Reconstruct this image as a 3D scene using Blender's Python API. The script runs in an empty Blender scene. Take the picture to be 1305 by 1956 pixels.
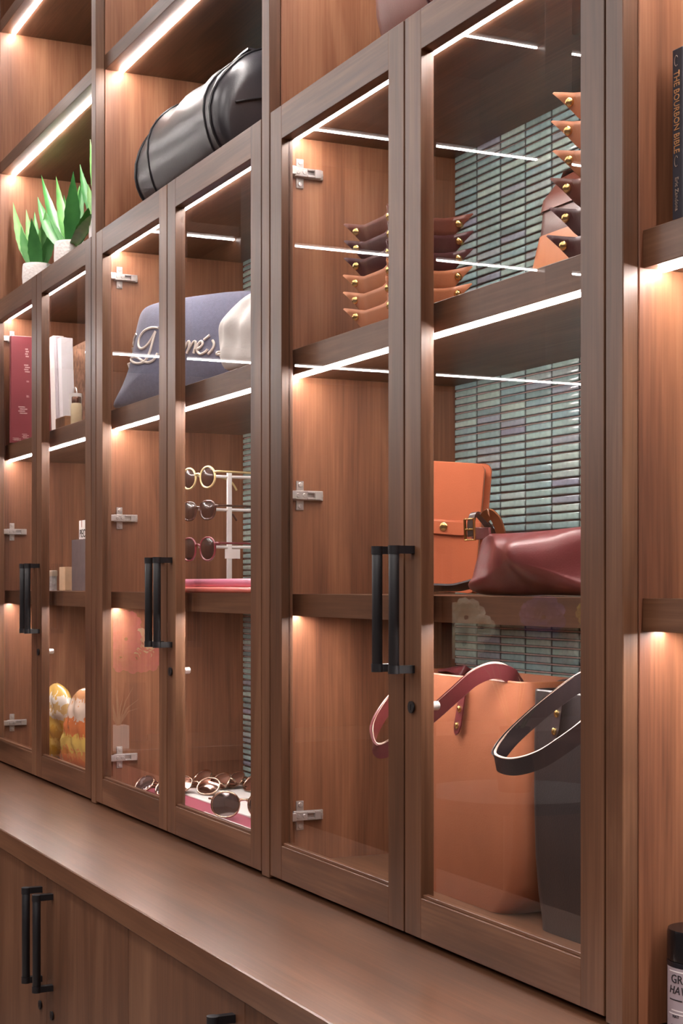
import bpy, bmesh, math, random
from mathutils import Vector, Matrix
random.seed(7)
SC = bpy.context.scene
COL = SC.collection

# ------------------------------------------------------------------ camera
FPX, CX, HOR = 3025.0, 652.5, 1118.0          # focal length (px of 1305x1956), centre, horizon row
CAM = Vector((0.0, -1.05, 1.43))
ANG = math.atan2(CX + 790.0, FPX)
FW = Vector((-math.cos(ANG), math.sin(ANG), 0)); RT = Vector((math.sin(ANG), math.cos(ANG), 0)); UP = Vector((0, 0, 1))
cd = bpy.data.cameras.new('camera'); cam = bpy.data.objects.new('camera', cd); COL.objects.link(cam)
cd.sensor_fit = 'VERTICAL'; cd.sensor_height = 36.0; cd.lens = FPX / 1956.0 * 36.0
cd.shift_y = (HOR - 978.0) / 1956.0
cd.clip_start = 0.05
cam.matrix_world = Matrix((RT, UP, -FW)).transposed().to_4x4()
cam.location = CAM
SC.camera = cam

# ------------------------------------------------------------------ world, exposure
w = bpy.data.worlds.new('world'); SC.world = w; w.use_nodes = True
w.node_tree.nodes['Background'].inputs[0].default_value = (1.0, 0.93, 0.9, 1)
w.node_tree.nodes['Background'].inputs[1].default_value = 0.2
SC.view_settings.view_transform = 'Standard'; SC.view_settings.look = 'None'
SC.view_settings.gamma = 1.0; SC.view_settings.use_curve_mapping = False
SC.view_settings.exposure = 0.18
LED_POWER = 120.0
CEIL_POWER = 11.0
SC.cycles.max_bounces = 10; SC.cycles.diffuse_bounces = 5; SC.cycles.glossy_bounces = 4
SC.cycles.transparent_max_bounces = 16; SC.cycles.sample_clamp_indirect = 6.0
SC.cycles.caustics_reflective = False; SC.cycles.caustics_refractive = False

# ------------------------------------------------------------------ pixel helpers
def ray(px, py): return FW + RT * ((px - CX) / FPX) - UP * ((py - HOR) / FPX)
def onY(px, py, Y): r = ray(px, py); return CAM + r * ((Y - CAM.y) / r.y)
def onX(px, py, X): r = ray(px, py); return CAM + r * ((X - CAM.x) / r.x)
def onZ(px, py, Z): r = ray(px, py); return CAM + r * ((Z - CAM.z) / r.z)
def onP(px, py, P, n): r = ray(px, py); return CAM + r * ((P - CAM).dot(n) / r.dot(n))

# ------------------------------------------------------------------ materials
def lin(h):
    h = h.lstrip('#'); o = []
    for i in (0, 2, 4):
        c = int(h[i:i+2], 16) / 255
        o.append(c / 12.92 if c <= 0.04045 else ((c + 0.055) / 1.055) ** 2.4)
    return (*o, 1)
def newmat(name):
    m = bpy.data.materials.new(name); m.use_nodes = True
    nt = m.node_tree; return m, nt, nt.nodes['Principled BSDF']
def setp(b, **k):
    names = {'color': 'Base Color', 'rough': 'Roughness', 'metal': 'Metallic', 'spec': 'Specular IOR Level', 'coat': 'Coat Weight',
             'coatr': 'Coat Roughness', 'sheen': 'Sheen Weight', 'trans': 'Transmission Weight', 'sss': 'Subsurface Weight', 'alpha': 'Alpha'}
    for a, v in k.items(): b.inputs[names[a]].default_value = v
def ramp(nt, stops):
    r = nt.nodes.new('ShaderNodeValToRGB'); e = r.color_ramp.elements
    while len(e) < len(stops): e.new(0.5)
    for i, (p, c) in enumerate(stops): e[i].position = p; e[i].color = c
    return r
def wood(name, axis, cols, rough=0.38, coat=0.0, figure=1.0):
    m, nt, b = newmat(name); L = nt.links.new; N = nt.nodes.new
    tc = N('ShaderNodeTexCoord'); oi = N('ShaderNodeObjectInfo')
    off = N('ShaderNodeVectorMath'); off.operation = 'SCALE'; off.inputs[0].default_value = (3.1, 7.7, 5.3); L(oi.outputs['Random'], off.inputs['Scale'])
    ad = N('ShaderNodeVectorMath'); ad.operation = 'ADD'; L(tc.outputs['Object'], ad.inputs[0]); L(off.outputs[0], ad.inputs[1])
    def mp(across, along):
        q = N('ShaderNodeMapping'); s = [across] * 3; s['XYZ'.index(axis)] = along; q.inputs['Scale'].default_value = s
        L(ad.outputs[0], q.inputs[0]); return q
    n1 = N('ShaderNodeTexNoise'); n1.inputs['Scale'].default_value = 1; n1.inputs['Detail'].default_value = 6; n1.inputs['Distortion'].default_value = 1.4
    L(mp(13, 1.5).outputs[0], n1.inputs['Vector'])
    n2 = N('ShaderNodeTexNoise'); n2.inputs['Scale'].default_value = 1; n2.inputs['Detail'].default_value = 4
    L(mp(240, 6).outputs[0], n2.inputs['Vector'])
    n3 = N('ShaderNodeTexNoise'); n3.inputs['Scale'].default_value = 1; n3.inputs['Detail'].default_value = 2; n3.inputs['Distortion'].default_value = .6
    L(mp(3.2, 0.8).outputs[0], n3.inputs['Vector'])
    a1 = N('ShaderNodeMath'); a1.operation = 'MULTIPLY_ADD'; a1.inputs[1].default_value = 0.26; L(n2.outputs['Fac'], a1.inputs[0])
    a0 = N('ShaderNodeMath'); a0.operation = 'MULTIPLY_ADD'; a0.inputs[1].default_value = 0.52 * figure; L(n1.outputs['Fac'], a0.inputs[0])
    a2 = N('ShaderNodeMath'); a2.operation = 'MULTIPLY_ADD'; a2.inputs[1].default_value = 0.45 * figure; L(n3.outputs['Fac'], a2.inputs[0])
    a2.inputs[2].default_value = 0.37 - 0.485 * figure
    L(a2.outputs[0], a0.inputs[2]); L(a0.outputs[0], a1.inputs[2])
    r = ramp(nt, [(0.28, cols[0]), (0.5, cols[1]), (0.72, cols[2])]); L(a1.outputs[0], r.inputs[0]); L(r.outputs[0], b.inputs['Base Color'])
    bp = N('ShaderNodeBump'); bp.inputs['Strength'].default_value = 0.06; bp.inputs['Distance'].default_value = 0.001; L(n2.outputs['Fac'], bp.inputs['Height']); L(bp.outputs[0], b.inputs['Normal'])
    setp(b, rough=rough, coat=coat, coatr=0.25)
    return m
def plain(name, hexc, rough=0.5, metal=0.0, coat=0.0, sheen=0.0, spec=0.5, noise=0.0, scale=40, bump=0.0, bscale=300, sss=0.0):
    m, nt, b = newmat(name); L = nt.links.new; N = nt.nodes.new
    c = lin(hexc); setp(b, color=c, rough=rough, metal=metal, coat=coat, sheen=sheen, spec=spec, coatr=0.15)
    tc = N('ShaderNodeTexCoord')
    if noise > 0:
        n = N('ShaderNodeTexNoise'); n.inputs['Scale'].default_value = scale; n.inputs['Detail'].default_value = 4; L(tc.outputs['Object'], n.inputs['Vector'])
        r = ramp(nt, [(0.25, tuple(x * (1 - noise) for x in c[:3]) + (1,)), (0.75, tuple(min(1, x * (1 + noise)) for x in c[:3]) + (1,))])
        L(n.outputs['Fac'], r.inputs[0]); L(r.outputs[0], b.inputs['Base Color'])
    if bump > 0:
        n = N('ShaderNodeTexNoise'); n.inputs['Scale'].default_value = bscale; n.inputs['Detail'].default_value = 2; L(tc.outputs['Object'], n.inputs['Vector'])
        bp = N('ShaderNodeBump'); bp.inputs['Strength'].default_value = bump; bp.inputs['Distance'].default_value = 0.002; L(n.outputs['Fac'], bp.inputs['Height']); L(bp.outputs[0], b.inputs['Normal'])
    return m
def leather(name, hexc, rough=0.42, noise=0.12, spec=0.5): return plain(name, hexc, rough=rough, noise=noise, scale=14, bump=0.12, bscale=420, spec=spec)
def emit(name, rgb, s):
    m = bpy.data.materials.new(name); m.use_nodes = True; nt = m.node_tree; nt.nodes.clear()
    e = nt.nodes.new('ShaderNodeEmission'); e.inputs[0].default_value = (*rgb, 1); e.inputs[1].default_value = s
    o = nt.nodes.new('ShaderNodeOutputMaterial'); nt.links.new(e.outputs[0], o.inputs[0]); return m
def glassmat(name, r0=0.085, tint=(0.985, 0.98, 0.975)):
    m = bpy.data.materials.new(name); m.use_nodes = True; nt = m.node_tree; nt.nodes.clear(); N = nt.nodes.new; L = nt.links.new
    g = N('ShaderNodeNewGeometry'); d = N('ShaderNodeVectorMath'); d.operation = 'DOT_PRODUCT'; L(g.outputs['Normal'], d.inputs[0]); L(g.outputs['Incoming'], d.inputs[1])
    a = N('ShaderNodeMath'); a.operation = 'ABSOLUTE'; L(d.outputs['Value'], a.inputs[0])
    s = N('ShaderNodeMath'); s.operation = 'SUBTRACT'; s.inputs[0].default_value = 1; L(a.outputs[0], s.inputs[1])
    p = N('ShaderNodeMath'); p.operation = 'POWER'; p.inputs[1].default_value = 5; L(s.outputs[0], p.inputs[0])
    q = N('ShaderNodeMath'); q.operation = 'MULTIPLY_ADD'; q.inputs[1].default_value = 1 - r0; q.inputs[2].default_value = r0; L(p.outputs[0], q.inputs[0])
    nb = N('ShaderNodeMath'); nb.operation = 'SUBTRACT'; nb.inputs[0].default_value = 1; L(g.outputs['Backfacing'], nb.inputs[1])
    f = N('ShaderNodeMath'); f.operation = 'MULTIPLY'; L(q.outputs[0], f.inputs[0]); L(nb.outputs[0], f.inputs[1])
    t = N('ShaderNodeBsdfTransparent'); t.inputs[0].default_value = (*tint, 1); gl = N('ShaderNodeBsdfGlossy'); gl.inputs['Roughness'].default_value = 0.0
    mx = N('ShaderNodeMixShader'); L(f.outputs[0], mx.inputs[0]); L(t.outputs[0], mx.inputs[1]); L(gl.outputs[0], mx.inputs[2])
    o = N('ShaderNodeOutputMaterial'); L(mx.outputs[0], o.inputs[0]); return m
def tilemat():
    m, nt, b = newmat('glazed_tile'); L = nt.links.new; N = nt.nodes.new
    tc = N('ShaderNodeTexCoord'); oi = N('ShaderNodeObjectInfo'); at = N('ShaderNodeAttribute'); at.attribute_name = 'tilernd'
    rn = N('ShaderNodeMath'); rn.operation = 'ADD'; L(oi.outputs['Random'], rn.inputs[0]); L(at.outputs['Fac'], rn.inputs[1])
    fr = N('ShaderNodeMath'); fr.operation = 'FRACT'; L(rn.outputs[0], fr.inputs[0])
    r = ramp(nt, [(0.0, lin('7f9c9e')), (0.3, lin('a3c0ba')), (0.55, lin('8fb0b4')), (0.78, lin('b0c8be')), (1.0, lin('8e94a6'))]); L(fr.outputs[0], r.inputs[0])
    n = N('ShaderNodeTexNoise'); n.inputs['Scale'].default_value = 120; n.inputs['Detail'].default_value = 4; L(tc.outputs['Object'], n.inputs['Vector'])
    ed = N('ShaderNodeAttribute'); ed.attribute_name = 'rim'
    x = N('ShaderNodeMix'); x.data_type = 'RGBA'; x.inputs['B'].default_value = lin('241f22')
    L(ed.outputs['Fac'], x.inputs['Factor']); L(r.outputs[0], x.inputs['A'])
    h = N('ShaderNodeHueSaturation'); rr = N('ShaderNodeMapRange'); rr.inputs[3].default_value = 0.72; rr.inputs[4].default_value = 1.28; L(n.outputs['Fac'], rr.inputs[0]); L(rr.outputs[0], h.inputs['Value']); L(x.outputs['Result'], h.inputs['Color'])
    L(h.outputs[0], b.inputs['Base Color']); setp(b, rough=0.14, spec=0.6, coat=0.4); b.inputs['Coat Roughness'].default_value = 0.05
    return m

WCOL = (lin('3d2516'), lin('63412d'), lin('866047'))
M = dict(
    wv=wood('walnut_vertical_grain', 'Z', WCOL), wh=wood('walnut_horizontal_grain', 'X', WCOL), wy=wood('walnut_depth_grain', 'Y', WCOL),
    wp=wood('walnut_panel', 'Z', (lin('5b3423'), lin('8d5b40'), lin('b07d5d')), figure=0.9, rough=0.45),
    top=wood('walnut_worktop', 'X', WCOL, rough=0.3, figure=0.8, coat=0.9),
    base=wood('walnut_base_door', 'Z', WCOL, figure=0.8, rough=0.42),
    glass=glassmat('door_glass'), led=emit('led_diffuser', (1.0, 0.93, 0.89), LED_POWER), ceil=emit('ceiling_panel_light', (1.0, 0.93, 0.9), CEIL_POWER),
    black=plain('black_powder_coat', '17161a', rough=0.45, noise=0.1), chrome=plain('nickel', 'd8d0cc', rough=0.3, metal=.65, noise=0.06),
    brass=plain('brass', 'e2bd7a', rough=0.22, metal=1, noise=0.08), grout=plain('grout', 'c8aaa4', rough=0.9, noise=0.1, scale=90), tile=tilemat(),
    dark=plain('dark_slot', '15100e', rough=0.8, noise=0.1),
)

# ------------------------------------------------------------------ mesh builder
WLOC = {}
class MB:
    def __init__(s): s.v = []; s.f = []; s.attr = None
    def add(s, vs, fs):
        o = len(s.v); s.v += [Vector(p) for p in vs]; s.f += [tuple(i + o for i in f) for f in fs]; return s
    def box(s, x0, x1, y0, y1, z0, z1):
        v = [(x, y, z) for z in (z0, z1) for y in (y0, y1) for x in (x0, x1)]
        return s.add(v, [(0, 2, 3, 1), (4, 5, 7, 6), (0, 1, 5, 4), (2, 6, 7, 3), (0, 4, 6, 2), (1, 3, 7, 5)])
    def loft(s, loops, cap0=True, cap1=True, closed=True):
        n = len(loops[0]); vs = [p for l in loops for p in l]; fs = []
        for i in range(len(loops) - 1):
            for j in range(n if closed else n - 1):
                k = (j + 1) % n; fs.append((i*n + j, i*n + k, (i+1)*n + k, (i+1)*n + j))
        if closed and cap0: fs.append(tuple(reversed(range(n))))
        if closed and cap1: fs.append(tuple(range((len(loops)-1)*n, len(loops)*n)))
        return s.add(vs, fs)
    def tube(s, pts, r, n=8, closed=False, scale=None):
        pts = [Vector(p) for p in pts]; loops = []; up = Vector((0, 0, 1)); m = len(pts); a0 = None
        for i, p in enumerate(pts):
            q0 = pts[(i-1) % m] if (closed or i > 0) else p; q1 = pts[(i+1) % m] if (closed or i < m-1) else p
            t = (q1 - q0).normalized()
            if a0 is None: a = t.cross(up); a = t.cross(Vector((1, 0, 0))) if a.length < 0.05 else a
            else: a = a0 - t * a0.dot(t)
            a.normalize(); a0 = a; b = t.cross(a); rr = r * (scale(i / max(1, m-1)) if scale else 1)
            loops.append([p + (a * math.cos(2*math.pi*k/n) + b * math.sin(2*math.pi*k/n)) * rr for k in range(n)])
        if closed: loops.append(loops[0])
        return s.loft(loops, not closed, not closed)
    def lathe(s, prof, c=(0, 0, 0), n=32):
        c = Vector(c); return s.loft([[c + Vector((r*math.cos(2*math.pi*k/n), r*math.sin(2*math.pi*k/n), z)) for k in range(n)] for r, z in prof])
    def ribbon(s, pts, wv, width, th):
        # a flat strap: wv = list of width directions (or one)
        m = len(pts); loops = []; pts = [Vector(p) for p in pts]
        for i, p in enumerate(pts):
            t = (pts[min(i+1, m-1)] - pts[max(i-1, 0)]).normalized()
            wd = Vector(wv[i] if isinstance(wv, list) else wv); wd = (wd - t * wd.dot(t)).normalized(); nn = t.cross(wd)
            a, b = wd * width / 2, nn * th / 2
            loops.append([p - a - b, p + a - b, p + a + b, p - a + b])
        return s.loft(loops)
    def xf(s, mat): s.v = [mat @ p for p in s.v]; return s
    def mesh(s, name, mat, org=Vector(), smooth=False, bevel=0.0, seg=1, ang=35):
        me = bpy.data.meshes.new(name); me.from_pydata([p - org for p in s.v], [], s.f)
        bm = bmesh.new(); bm.from_mesh(me)
        bmesh.ops.recalc_face_normals(bm, faces=bm.faces)
        if bevel:
            es = [e for e in bm.edges if len(e.link_faces) == 2 and e.calc_face_angle(0) > 0.5]
            bmesh.ops.bevel(bm, geom=es, offset=bevel, segments=seg, affect='EDGES', profile=0.5)
        bm.to_mesh(me); bm.free()
        me.materials.append(mat)
        if smooth or bevel:
            me.polygons.foreach_set('use_smooth', [True] * len(me.polygons)); me.set_sharp_from_angle(angle=math.radians(ang))
        return me
    def build(s, name, mat, parent=None, origin=None, **k):
        if parent is not None: org = WLOC[parent.name]
        elif origin is not None: org = Vector(origin)
        else:
            xs = [p.x for p in s.v]; ys = [p.y for p in s.v]; org = Vector(((min(xs)+max(xs))/2, (min(ys)+max(ys))/2, min(p.z for p in s.v)))
        me = s.mesh(name, mat, org, **k)
        return link(name, me, parent, org if parent is None else None)
def link(name, me, parent=None, world=None):
    o = bpy.data.objects.new(name, me); COL.objects.link(o)
    if parent is not None:
        o.parent = parent; pl = WLOC[parent.name]; wl = Vector(world) if world is not None else pl
        o.location = wl - pl; WLOC[o.name] = wl
    else:
        wl = Vector(world) if world is not None else Vector(); o.location = wl; WLOC[o.name] = wl
    return o
def tag(o, label=None, cat=None, group=None, kind=None):
    for k, v in (('label', label), ('category', cat), ('group', group), ('kind', kind)):
        if v: o[k] = v
    return o
def thing(name, loc, label, cat, group=None):
    return tag(link(name, None, None, loc), label, cat, group)
def box(name, mat, x0, x1, y0, y1, z0, z1, parent=None, bevel=0.0012): return MB().box(x0, x1, y0, y1, z0, z1).build(name, M[mat] if isinstance(mat, str) else mat, parent, bevel=bevel)
def catmull(P, n=6, closed=False):
    P = [Vector(p) for p in P]; o = []; m = len(P)
    for i in range(m if closed else m - 1):
        if closed: a, b, c, d = P[(i-1) % m], P[i], P[(i+1) % m], P[(i+2) % m]
        else: a, b, c, d = P[max(i-1, 0)], P[i], P[i+1], P[min(i+2, m-1)]
        for k in range(n):
            t = k / n; o.append(0.5 * ((2*b) + (c-a)*t + (2*a-5*b+4*c-d)*t*t + (-a+3*b-3*c+d)*t**3))
    if not closed: o.append(P[-1])
    return o
class Puff:
    """a soft sewn thing: an outline on a plane (u, v), swollen to both sides"""
    def __init__(s, outline, P0, u, v, front, back, fold=None, n=5, power=0.55):
        s.P0, s.u, s.v = Vector(P0), Vector(u).normalized(), Vector(v).normalized(); s.n = s.u.cross(s.v).normalized()
        q = [((Vector(p) - s.P0).dot(s.u), (Vector(p) - s.P0).dot(s.v)) for p in outline]
        s.o = [(p.x, p.y) for p in catmull([Vector((a, b, 0)) for a, b in q], n, True)]
        s.c = (sum(p[0] for p in s.o) / len(s.o), sum(p[1] for p in s.o) / len(s.o)); s.front, s.back, s.fold, s.pw = front, back, fold, power
    def at(s, a, b, h): return s.P0 + s.u * a + s.v * b + s.n * h
    def height(s, k, a, b):
        h = max(0.0, 1 - k ** 2.2) ** s.pw * s.front
        return h + (s.fold(a, b) * (1 - k ** 4) if s.fold else 0)
    def s_of(s, a, b):
        da, db = a - s.c[0], b - s.c[1]; ang = math.atan2(db, da); best = None
        for p in s.o:
            d = abs((math.atan2(p[1]-s.c[1], p[0]-s.c[0]) - ang + math.pi) % (2*math.pi) - math.pi)
            if best is None or d < best[0]: best = (d, math.hypot(p[0]-s.c[0], p[1]-s.c[1]))
        return min(1, math.hypot(da, db) / best[1])
    def surf(s, P, off=0.0):
        d = Vector(P) - s.P0; a, b = d.dot(s.u), d.dot(s.v); return s.at(a, b, s.height(s.s_of(a, b), a, b) + off)
    def hit(s, px, py, off=0.0):
        h = s.front
        for _ in range(5):
            d = onP(px, py, s.P0 + s.n*h, s.n) - s.P0; a, b = d.dot(s.u), d.dot(s.v); h = s.height(s.s_of(a, b), a, b)
        return s.at(a, b, h + off)
    def mb(s, rings=10):
        m = MB(); loops = []; ks = [i / rings for i in range(rings, 0, -1)]
        ks = [1 - (1 - k) ** 1.5 for k in ks]
        def loop(k, sign):
            r = []
            for p in s.o:
                a, b = s.c[0] + (p[0]-s.c[0])*k, s.c[1] + (p[1]-s.c[1])*k
                h = s.height(k, a, b) if sign > 0 else -max(0, 1 - k ** 2.2) ** s.pw * s.back
                r.append(s.at(a, b, h))
            return r
        L = [loop(k, -1) for k in reversed(ks[1:])] + [loop(1.0, 1)] + [loop(k, 1) for k in ks[1:]]
        return m.loft(L)
def text_mesh(body, size, extrude=0.0004, font_shear=0.0, spacing=1.0):
    cu = bpy.data.curves.new('lettering', 'FONT'); cu.body = body; cu.size = size; cu.extrude = extrude; cu.shear = font_shear; cu.resolution_u = 2; cu.space_character = spacing
    o = bpy.data.objects.new('lettering', cu); COL.objects.link(o)
    dg = bpy.context.evaluated_depsgraph_get(); me = bpy.data.meshes.new_from_object(o.evaluated_get(dg))
    mb = MB(); mb.add([v.co.copy() for v in me.vertices], [tuple(p.vertices) for p in me.polygons])
    bpy.data.objects.remove(o); bpy.data.meshes.remove(me); return mb

# ------------------------------------------------------------------ sizes of the cabinet run
PITCH, TH = 1.0195, 0.034
XL = [-1.468 - PITCH * (3 - i) for i in range(4)]        # inner left face of bays 0..3 (3 = open bay)
W_IN = PITCH - TH
ZT, DTOP, DBOT = 0.930, 2.234, 0.937                      # worktop top, door top and bottom
YB = 0.365                                                # tiled back
SH_A, SH_B, TOPP = (1.788, 1.831), (1.378, 1.415), (2.198, 2.234)
UP1, UP2 = (2.611, 2.645), (3.018, 3.052)
UTOP = 3.36

# ------------------------------------------------------------------ room shell
def struct(o): o['kind'] = 'structure'; return o
struct(box('floor', plain('floor_concrete', '8a7f79', rough=0.4, noise=0.1, scale=3), -6.1, 3.0, -5.0, 0.6, -0.06, 0.0, bevel=0))
WALLM = plain('wall_paint', '5e5350', rough=0.8, noise=0.04, scale=3)
struct(box('ceiling', plain('ceiling_paint', 'd6cac4', rough=0.9, noise=0.03, scale=3), -6.1, 3.0, -5.0, 0.6, 3.9, 3.96, bevel=0))
struct(box('wall_back', WALLM, -6.1, 3.0, 0.42, 0.6, 0.0, 3.9, bevel=0))
struct(box('wall_left', WALLM, -6.1, -6.0, -5.0, 0.42, 0.0, 3.9, bevel=0))
struct(box('wall_front', WALLM, -6.0, 3.0, -5.0, -4.9, 0.0, 3.9, bevel=0))
struct(box('wall_right', WALLM, 2.9, 3.0, -4.9, 0.42, 0.0, 3.9, bevel=0))
for cx in (-4.2, -2.2, -0.2, 1.6):
    for cy in (-1.6, -3.6):
        o = MB().box(cx-.6, cx+.6, cy-.3, cy+.3, 3.87, 3.899).build('ceiling_light_offscreen', M['ceil'])
        tag(o, 'flat white panel light fixed to the ceiling', 'light', 'ceiling panel lights')

# ------------------------------------------------------------------ tile meshes
TW, THT, TPX, TPZ = 0.0775, 0.0117, 0.0795, 0.01363
def tile_geo():
    vs = []; fs = []
    for k, (ix, iz, y) in enumerate(((0, 0, 0.0), (0.0002, 0.0002, -0.0018), (0.0011, 0.0010, -0.0028), (0.0026, 0.0024, -0.0032))):
        x0, x1, z0, z1 = ix, TW - ix, iz, THT - iz
        vs += [(x0, y, z0), (x1, y, z0), (x1, y, z1), (x0, y, z1)]
    for k in range(3):
        for j in range(4): a = k*4 + j; b = k*4 + (j+1) % 4; fs.append((a, b, b+4, a+4))
    fs.append((12, 13, 14, 15)); return vs, fs
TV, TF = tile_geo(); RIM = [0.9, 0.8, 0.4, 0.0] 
def tile_field(name, spots, parent):
    if not spots: return None
    mb = MB(); rnd = []; rim = []
    for (x, z) in spots:
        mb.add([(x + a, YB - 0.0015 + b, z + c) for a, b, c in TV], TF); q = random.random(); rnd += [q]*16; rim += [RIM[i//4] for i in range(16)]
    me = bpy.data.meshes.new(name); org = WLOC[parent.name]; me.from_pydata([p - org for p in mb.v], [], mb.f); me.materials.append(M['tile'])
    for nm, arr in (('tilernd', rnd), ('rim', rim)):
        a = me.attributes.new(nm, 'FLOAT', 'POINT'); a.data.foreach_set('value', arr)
    me.polygons.foreach_set('use_smooth', [True]*len(me.polygons))
    return tag(link(name, me, parent), kind='stuff')
TILE_ME = bpy.data.meshes.new('tile'); TILE_ME.from_pydata(TV, [], TF); TILE_ME.materials.append(M['tile'])
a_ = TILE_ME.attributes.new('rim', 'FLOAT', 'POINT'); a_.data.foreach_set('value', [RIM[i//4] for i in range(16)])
TILE_ME.polygons.foreach_set('use_smooth', [True]*len(TILE_ME.polygons))

# ------------------------------------------------------------------ hardware meshes
def handle_mesh(cc=0.168, proj=0.0375, r=0.0076):
    mb = MB(); n = 20
    mb.lathe([(r*0.9, -cc/2-0.004), (r, -cc/2-0.003), (r, cc/2+0.003), (r*0.9, cc/2+0.004)], (0, -proj+r, 0), n)
    for sgn in (-1, 1):
        z = sgn * cc / 2
        mb.box(-0.0062, 0.0062, -proj + r, 0.0, z - 0.0055, z + 0.0055)
        mb.lathe([(r*1.12, z-0.0058), (r*1.12, z+0.0058)], (0, -proj+r, 0), n)
    return mb.mesh('handle', M['black'], smooth=True, ang=40)
HANDLE = handle_mesh()
def hinge_mesh():
    # on a +X facing panel; y = depth from the hinge axis, x = off the panel
    mb = MB()
    mb.box(0.0, 0.0025, 0.015, 0.029, -0.025, 0.025)                 # cross plate
    for s_ in (-1, 1):
        mb.xf(Matrix()); c = Vector((0.0025, 0.022, s_*0.0185))
        mb.loft([[c + Vector((d, rr*math.cos(t*math.pi/6), rr*math.sin(t*math.pi/6))) for t in range(12)] for d, rr in ((0, .0046), (.0018, .0044), (.0022, .0028))])
    mb.box(0.0025, 0.006, 0.008, 0.064, -0.0085, 0.0085)             # base of the arm
    mb.box(0.006, 0.0125, 0.006, 0.032, -0.0075, 0.0075).box(0.006, 0.0125, 0.046, 0.058, -0.0075, 0.0075)   # arm, open in the middle
    mb.box(0.006, 0.0125, 0.032, 0.046, -0.0075, -0.0036).box(0.006, 0.0125, 0.032, 0.046, 0.0036, 0.0075)
    for yy in (0.014, 0.026, 0.060):
        c = Vector((0.0125 if yy < .05 else 0.006, yy, 0))
        mb.loft([[c + Vector((d, rr*math.cos(t*math.pi/5), rr*math.sin(t*math.pi/5))) for t in range(10)] for d, rr in ((0, .0042), (.0014, .004))])
    mb.box(0.007, 0.021, -0.006, 0.008, -0.007, 0.007)               # link to the door
    return mb.mesh('hinge', M['chrome'], bevel=0.0008)
HINGE = hinge_mesh()
lock_mb = MB(); lock_mb.lathe([(0.0001, 0.0), (0.0062, 0.0), (0.0072, 0.001), (0.0085, 0.0015), (0.0085, 0.004), (0.0001, 0.004)], n=24); lock_mb.xf(Matrix.Rotation(math.radians(90), 4, 'X'))
lock_mb.box(-0.0008, 0.0008, -0.0045, -0.0035, -0.004, 0.004)
LOCK = lock_mb.mesh('lock', M['black'], smooth=True)
cam_mb = MB(); cam_mb.lathe([(0.0001, 0.0), (0.0065, 0.0), (0.0065, 0.012), (0.0048, 0.0135), (0.0001, 0.0135)], n=20); cam_mb.xf(Matrix.Rotation(math.radians(-90), 4, 'X'))
LOCKB = cam_mb.mesh('lock_barrel', M['chrome'], smooth=True)

# ------------------------------------------------------------------ display cabinets
HZ = [(575, 335, 2.0), (580, 947, 0), (575, 1557, 0)]
HINGE_Z = [onX(578, 333, XL[2]).z, onX(578, 947, XL[2]).z, onX(578, 1557, XL[2]).z]
def led_name(x0, x1, y, z):
    for k in range(41):
        d = Vector((x0 + (x1 - x0)*k/40, y, z)) - CAM; dep = d.dot(FW)
        if dep > .1 and 0 <= CX + FPX*d.dot(RT)/dep <= 1305 and 0 <= HOR - FPX*d.z/dep <= 1956: return 'led_strip'
    return 'led_strip_offscreen'
def led(parent, x0, x1, y, z):
    dz = -0.0004 if abs(z - SH_B[0]) < .001 else 0.0032
    return MB().box(x0, x1, y - 0.0042, y + 0.0042, z - dz, z + 0.0002).build(led_name(x0, x1, y, z), M['led'], parent)
def glass_door(cab, x0, x1, hand):
    sw, rh, dt = 0.0475, 0.0565, 0.021; z0, z1 = DBOT, DTOP
    mb = MB()
    mb.box(x0, x0 + sw, 0, dt, z0, z1).box(x1 - sw, x1, 0, dt, z0, z1)
    d = mb.build('door', M['wv'], cab, bevel=0.0008)
    for (a, b) in ((z0, z0 + rh), (z1 - rh, z1)): box('rail', 'wh', x0 + sw - .0004, x1 - sw + .0004, 0.0002, dt, a, b, d, bevel=0.0006)
    gx0, gx1, gz0, gz1 = x0 + sw, x1 - sw, z0 + rh, z1 - rh
    MB().box(gx0 - .0, gx1 + .0, 0.0125, 0.0165, gz0, gz1).build('glass_pane', M['glass'], d)
    MB().box(gx0, gx1, 0.0035, 0.0122, gz0, gz0 + 0.005).build('glazing_bead', M['wh'], d, bevel=0.0008)
    hx = x1 - sw/2 if hand == 'R' else x0 + sw/2
    link('handle', HANDLE, d, (hx, 0, 1.396))
    if hand == 'L':
        link('lock', LOCK, d, (hx, 0, 1.2585)); link('lock_barrel', LOCKB, d, (hx + .013, 0.021, 1.2605))
    return d
def upper_frame(cab, i, glass=True):
    x0, x1 = XL[i], XL[i] + W_IN
    # face stiles and side panels
    box('stile', 'wv', x1 + .0002, x1 + TH - .0002, 0, 0.0212, ZT + .001, UTOP, cab)
    if i == 0: box('stile', 'wv', x0 - TH + .0002, x0 - .0002, 0, 0.0212, ZT + .001, UTOP, cab)
    box('side_panel', 'wp', x0 - .0165, x0 - .0004, 0.0222, 0.385, ZT + .001, UTOP, cab)
    box('side_panel', 'wp', x1 + .0004, x1 + .0165, 0.0222, 0.385, ZT + .001, UTOP, cab)
    box('crown_panel', 'wh', x0, x1, 0.002, 0.385, UTOP - 0.05, UTOP, cab)
    bk = box('back_panel', 'grout', x0, x1, YB, 0.384, ZT + .001, UTOP - .05, cab, bevel=0)
    return bk
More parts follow.
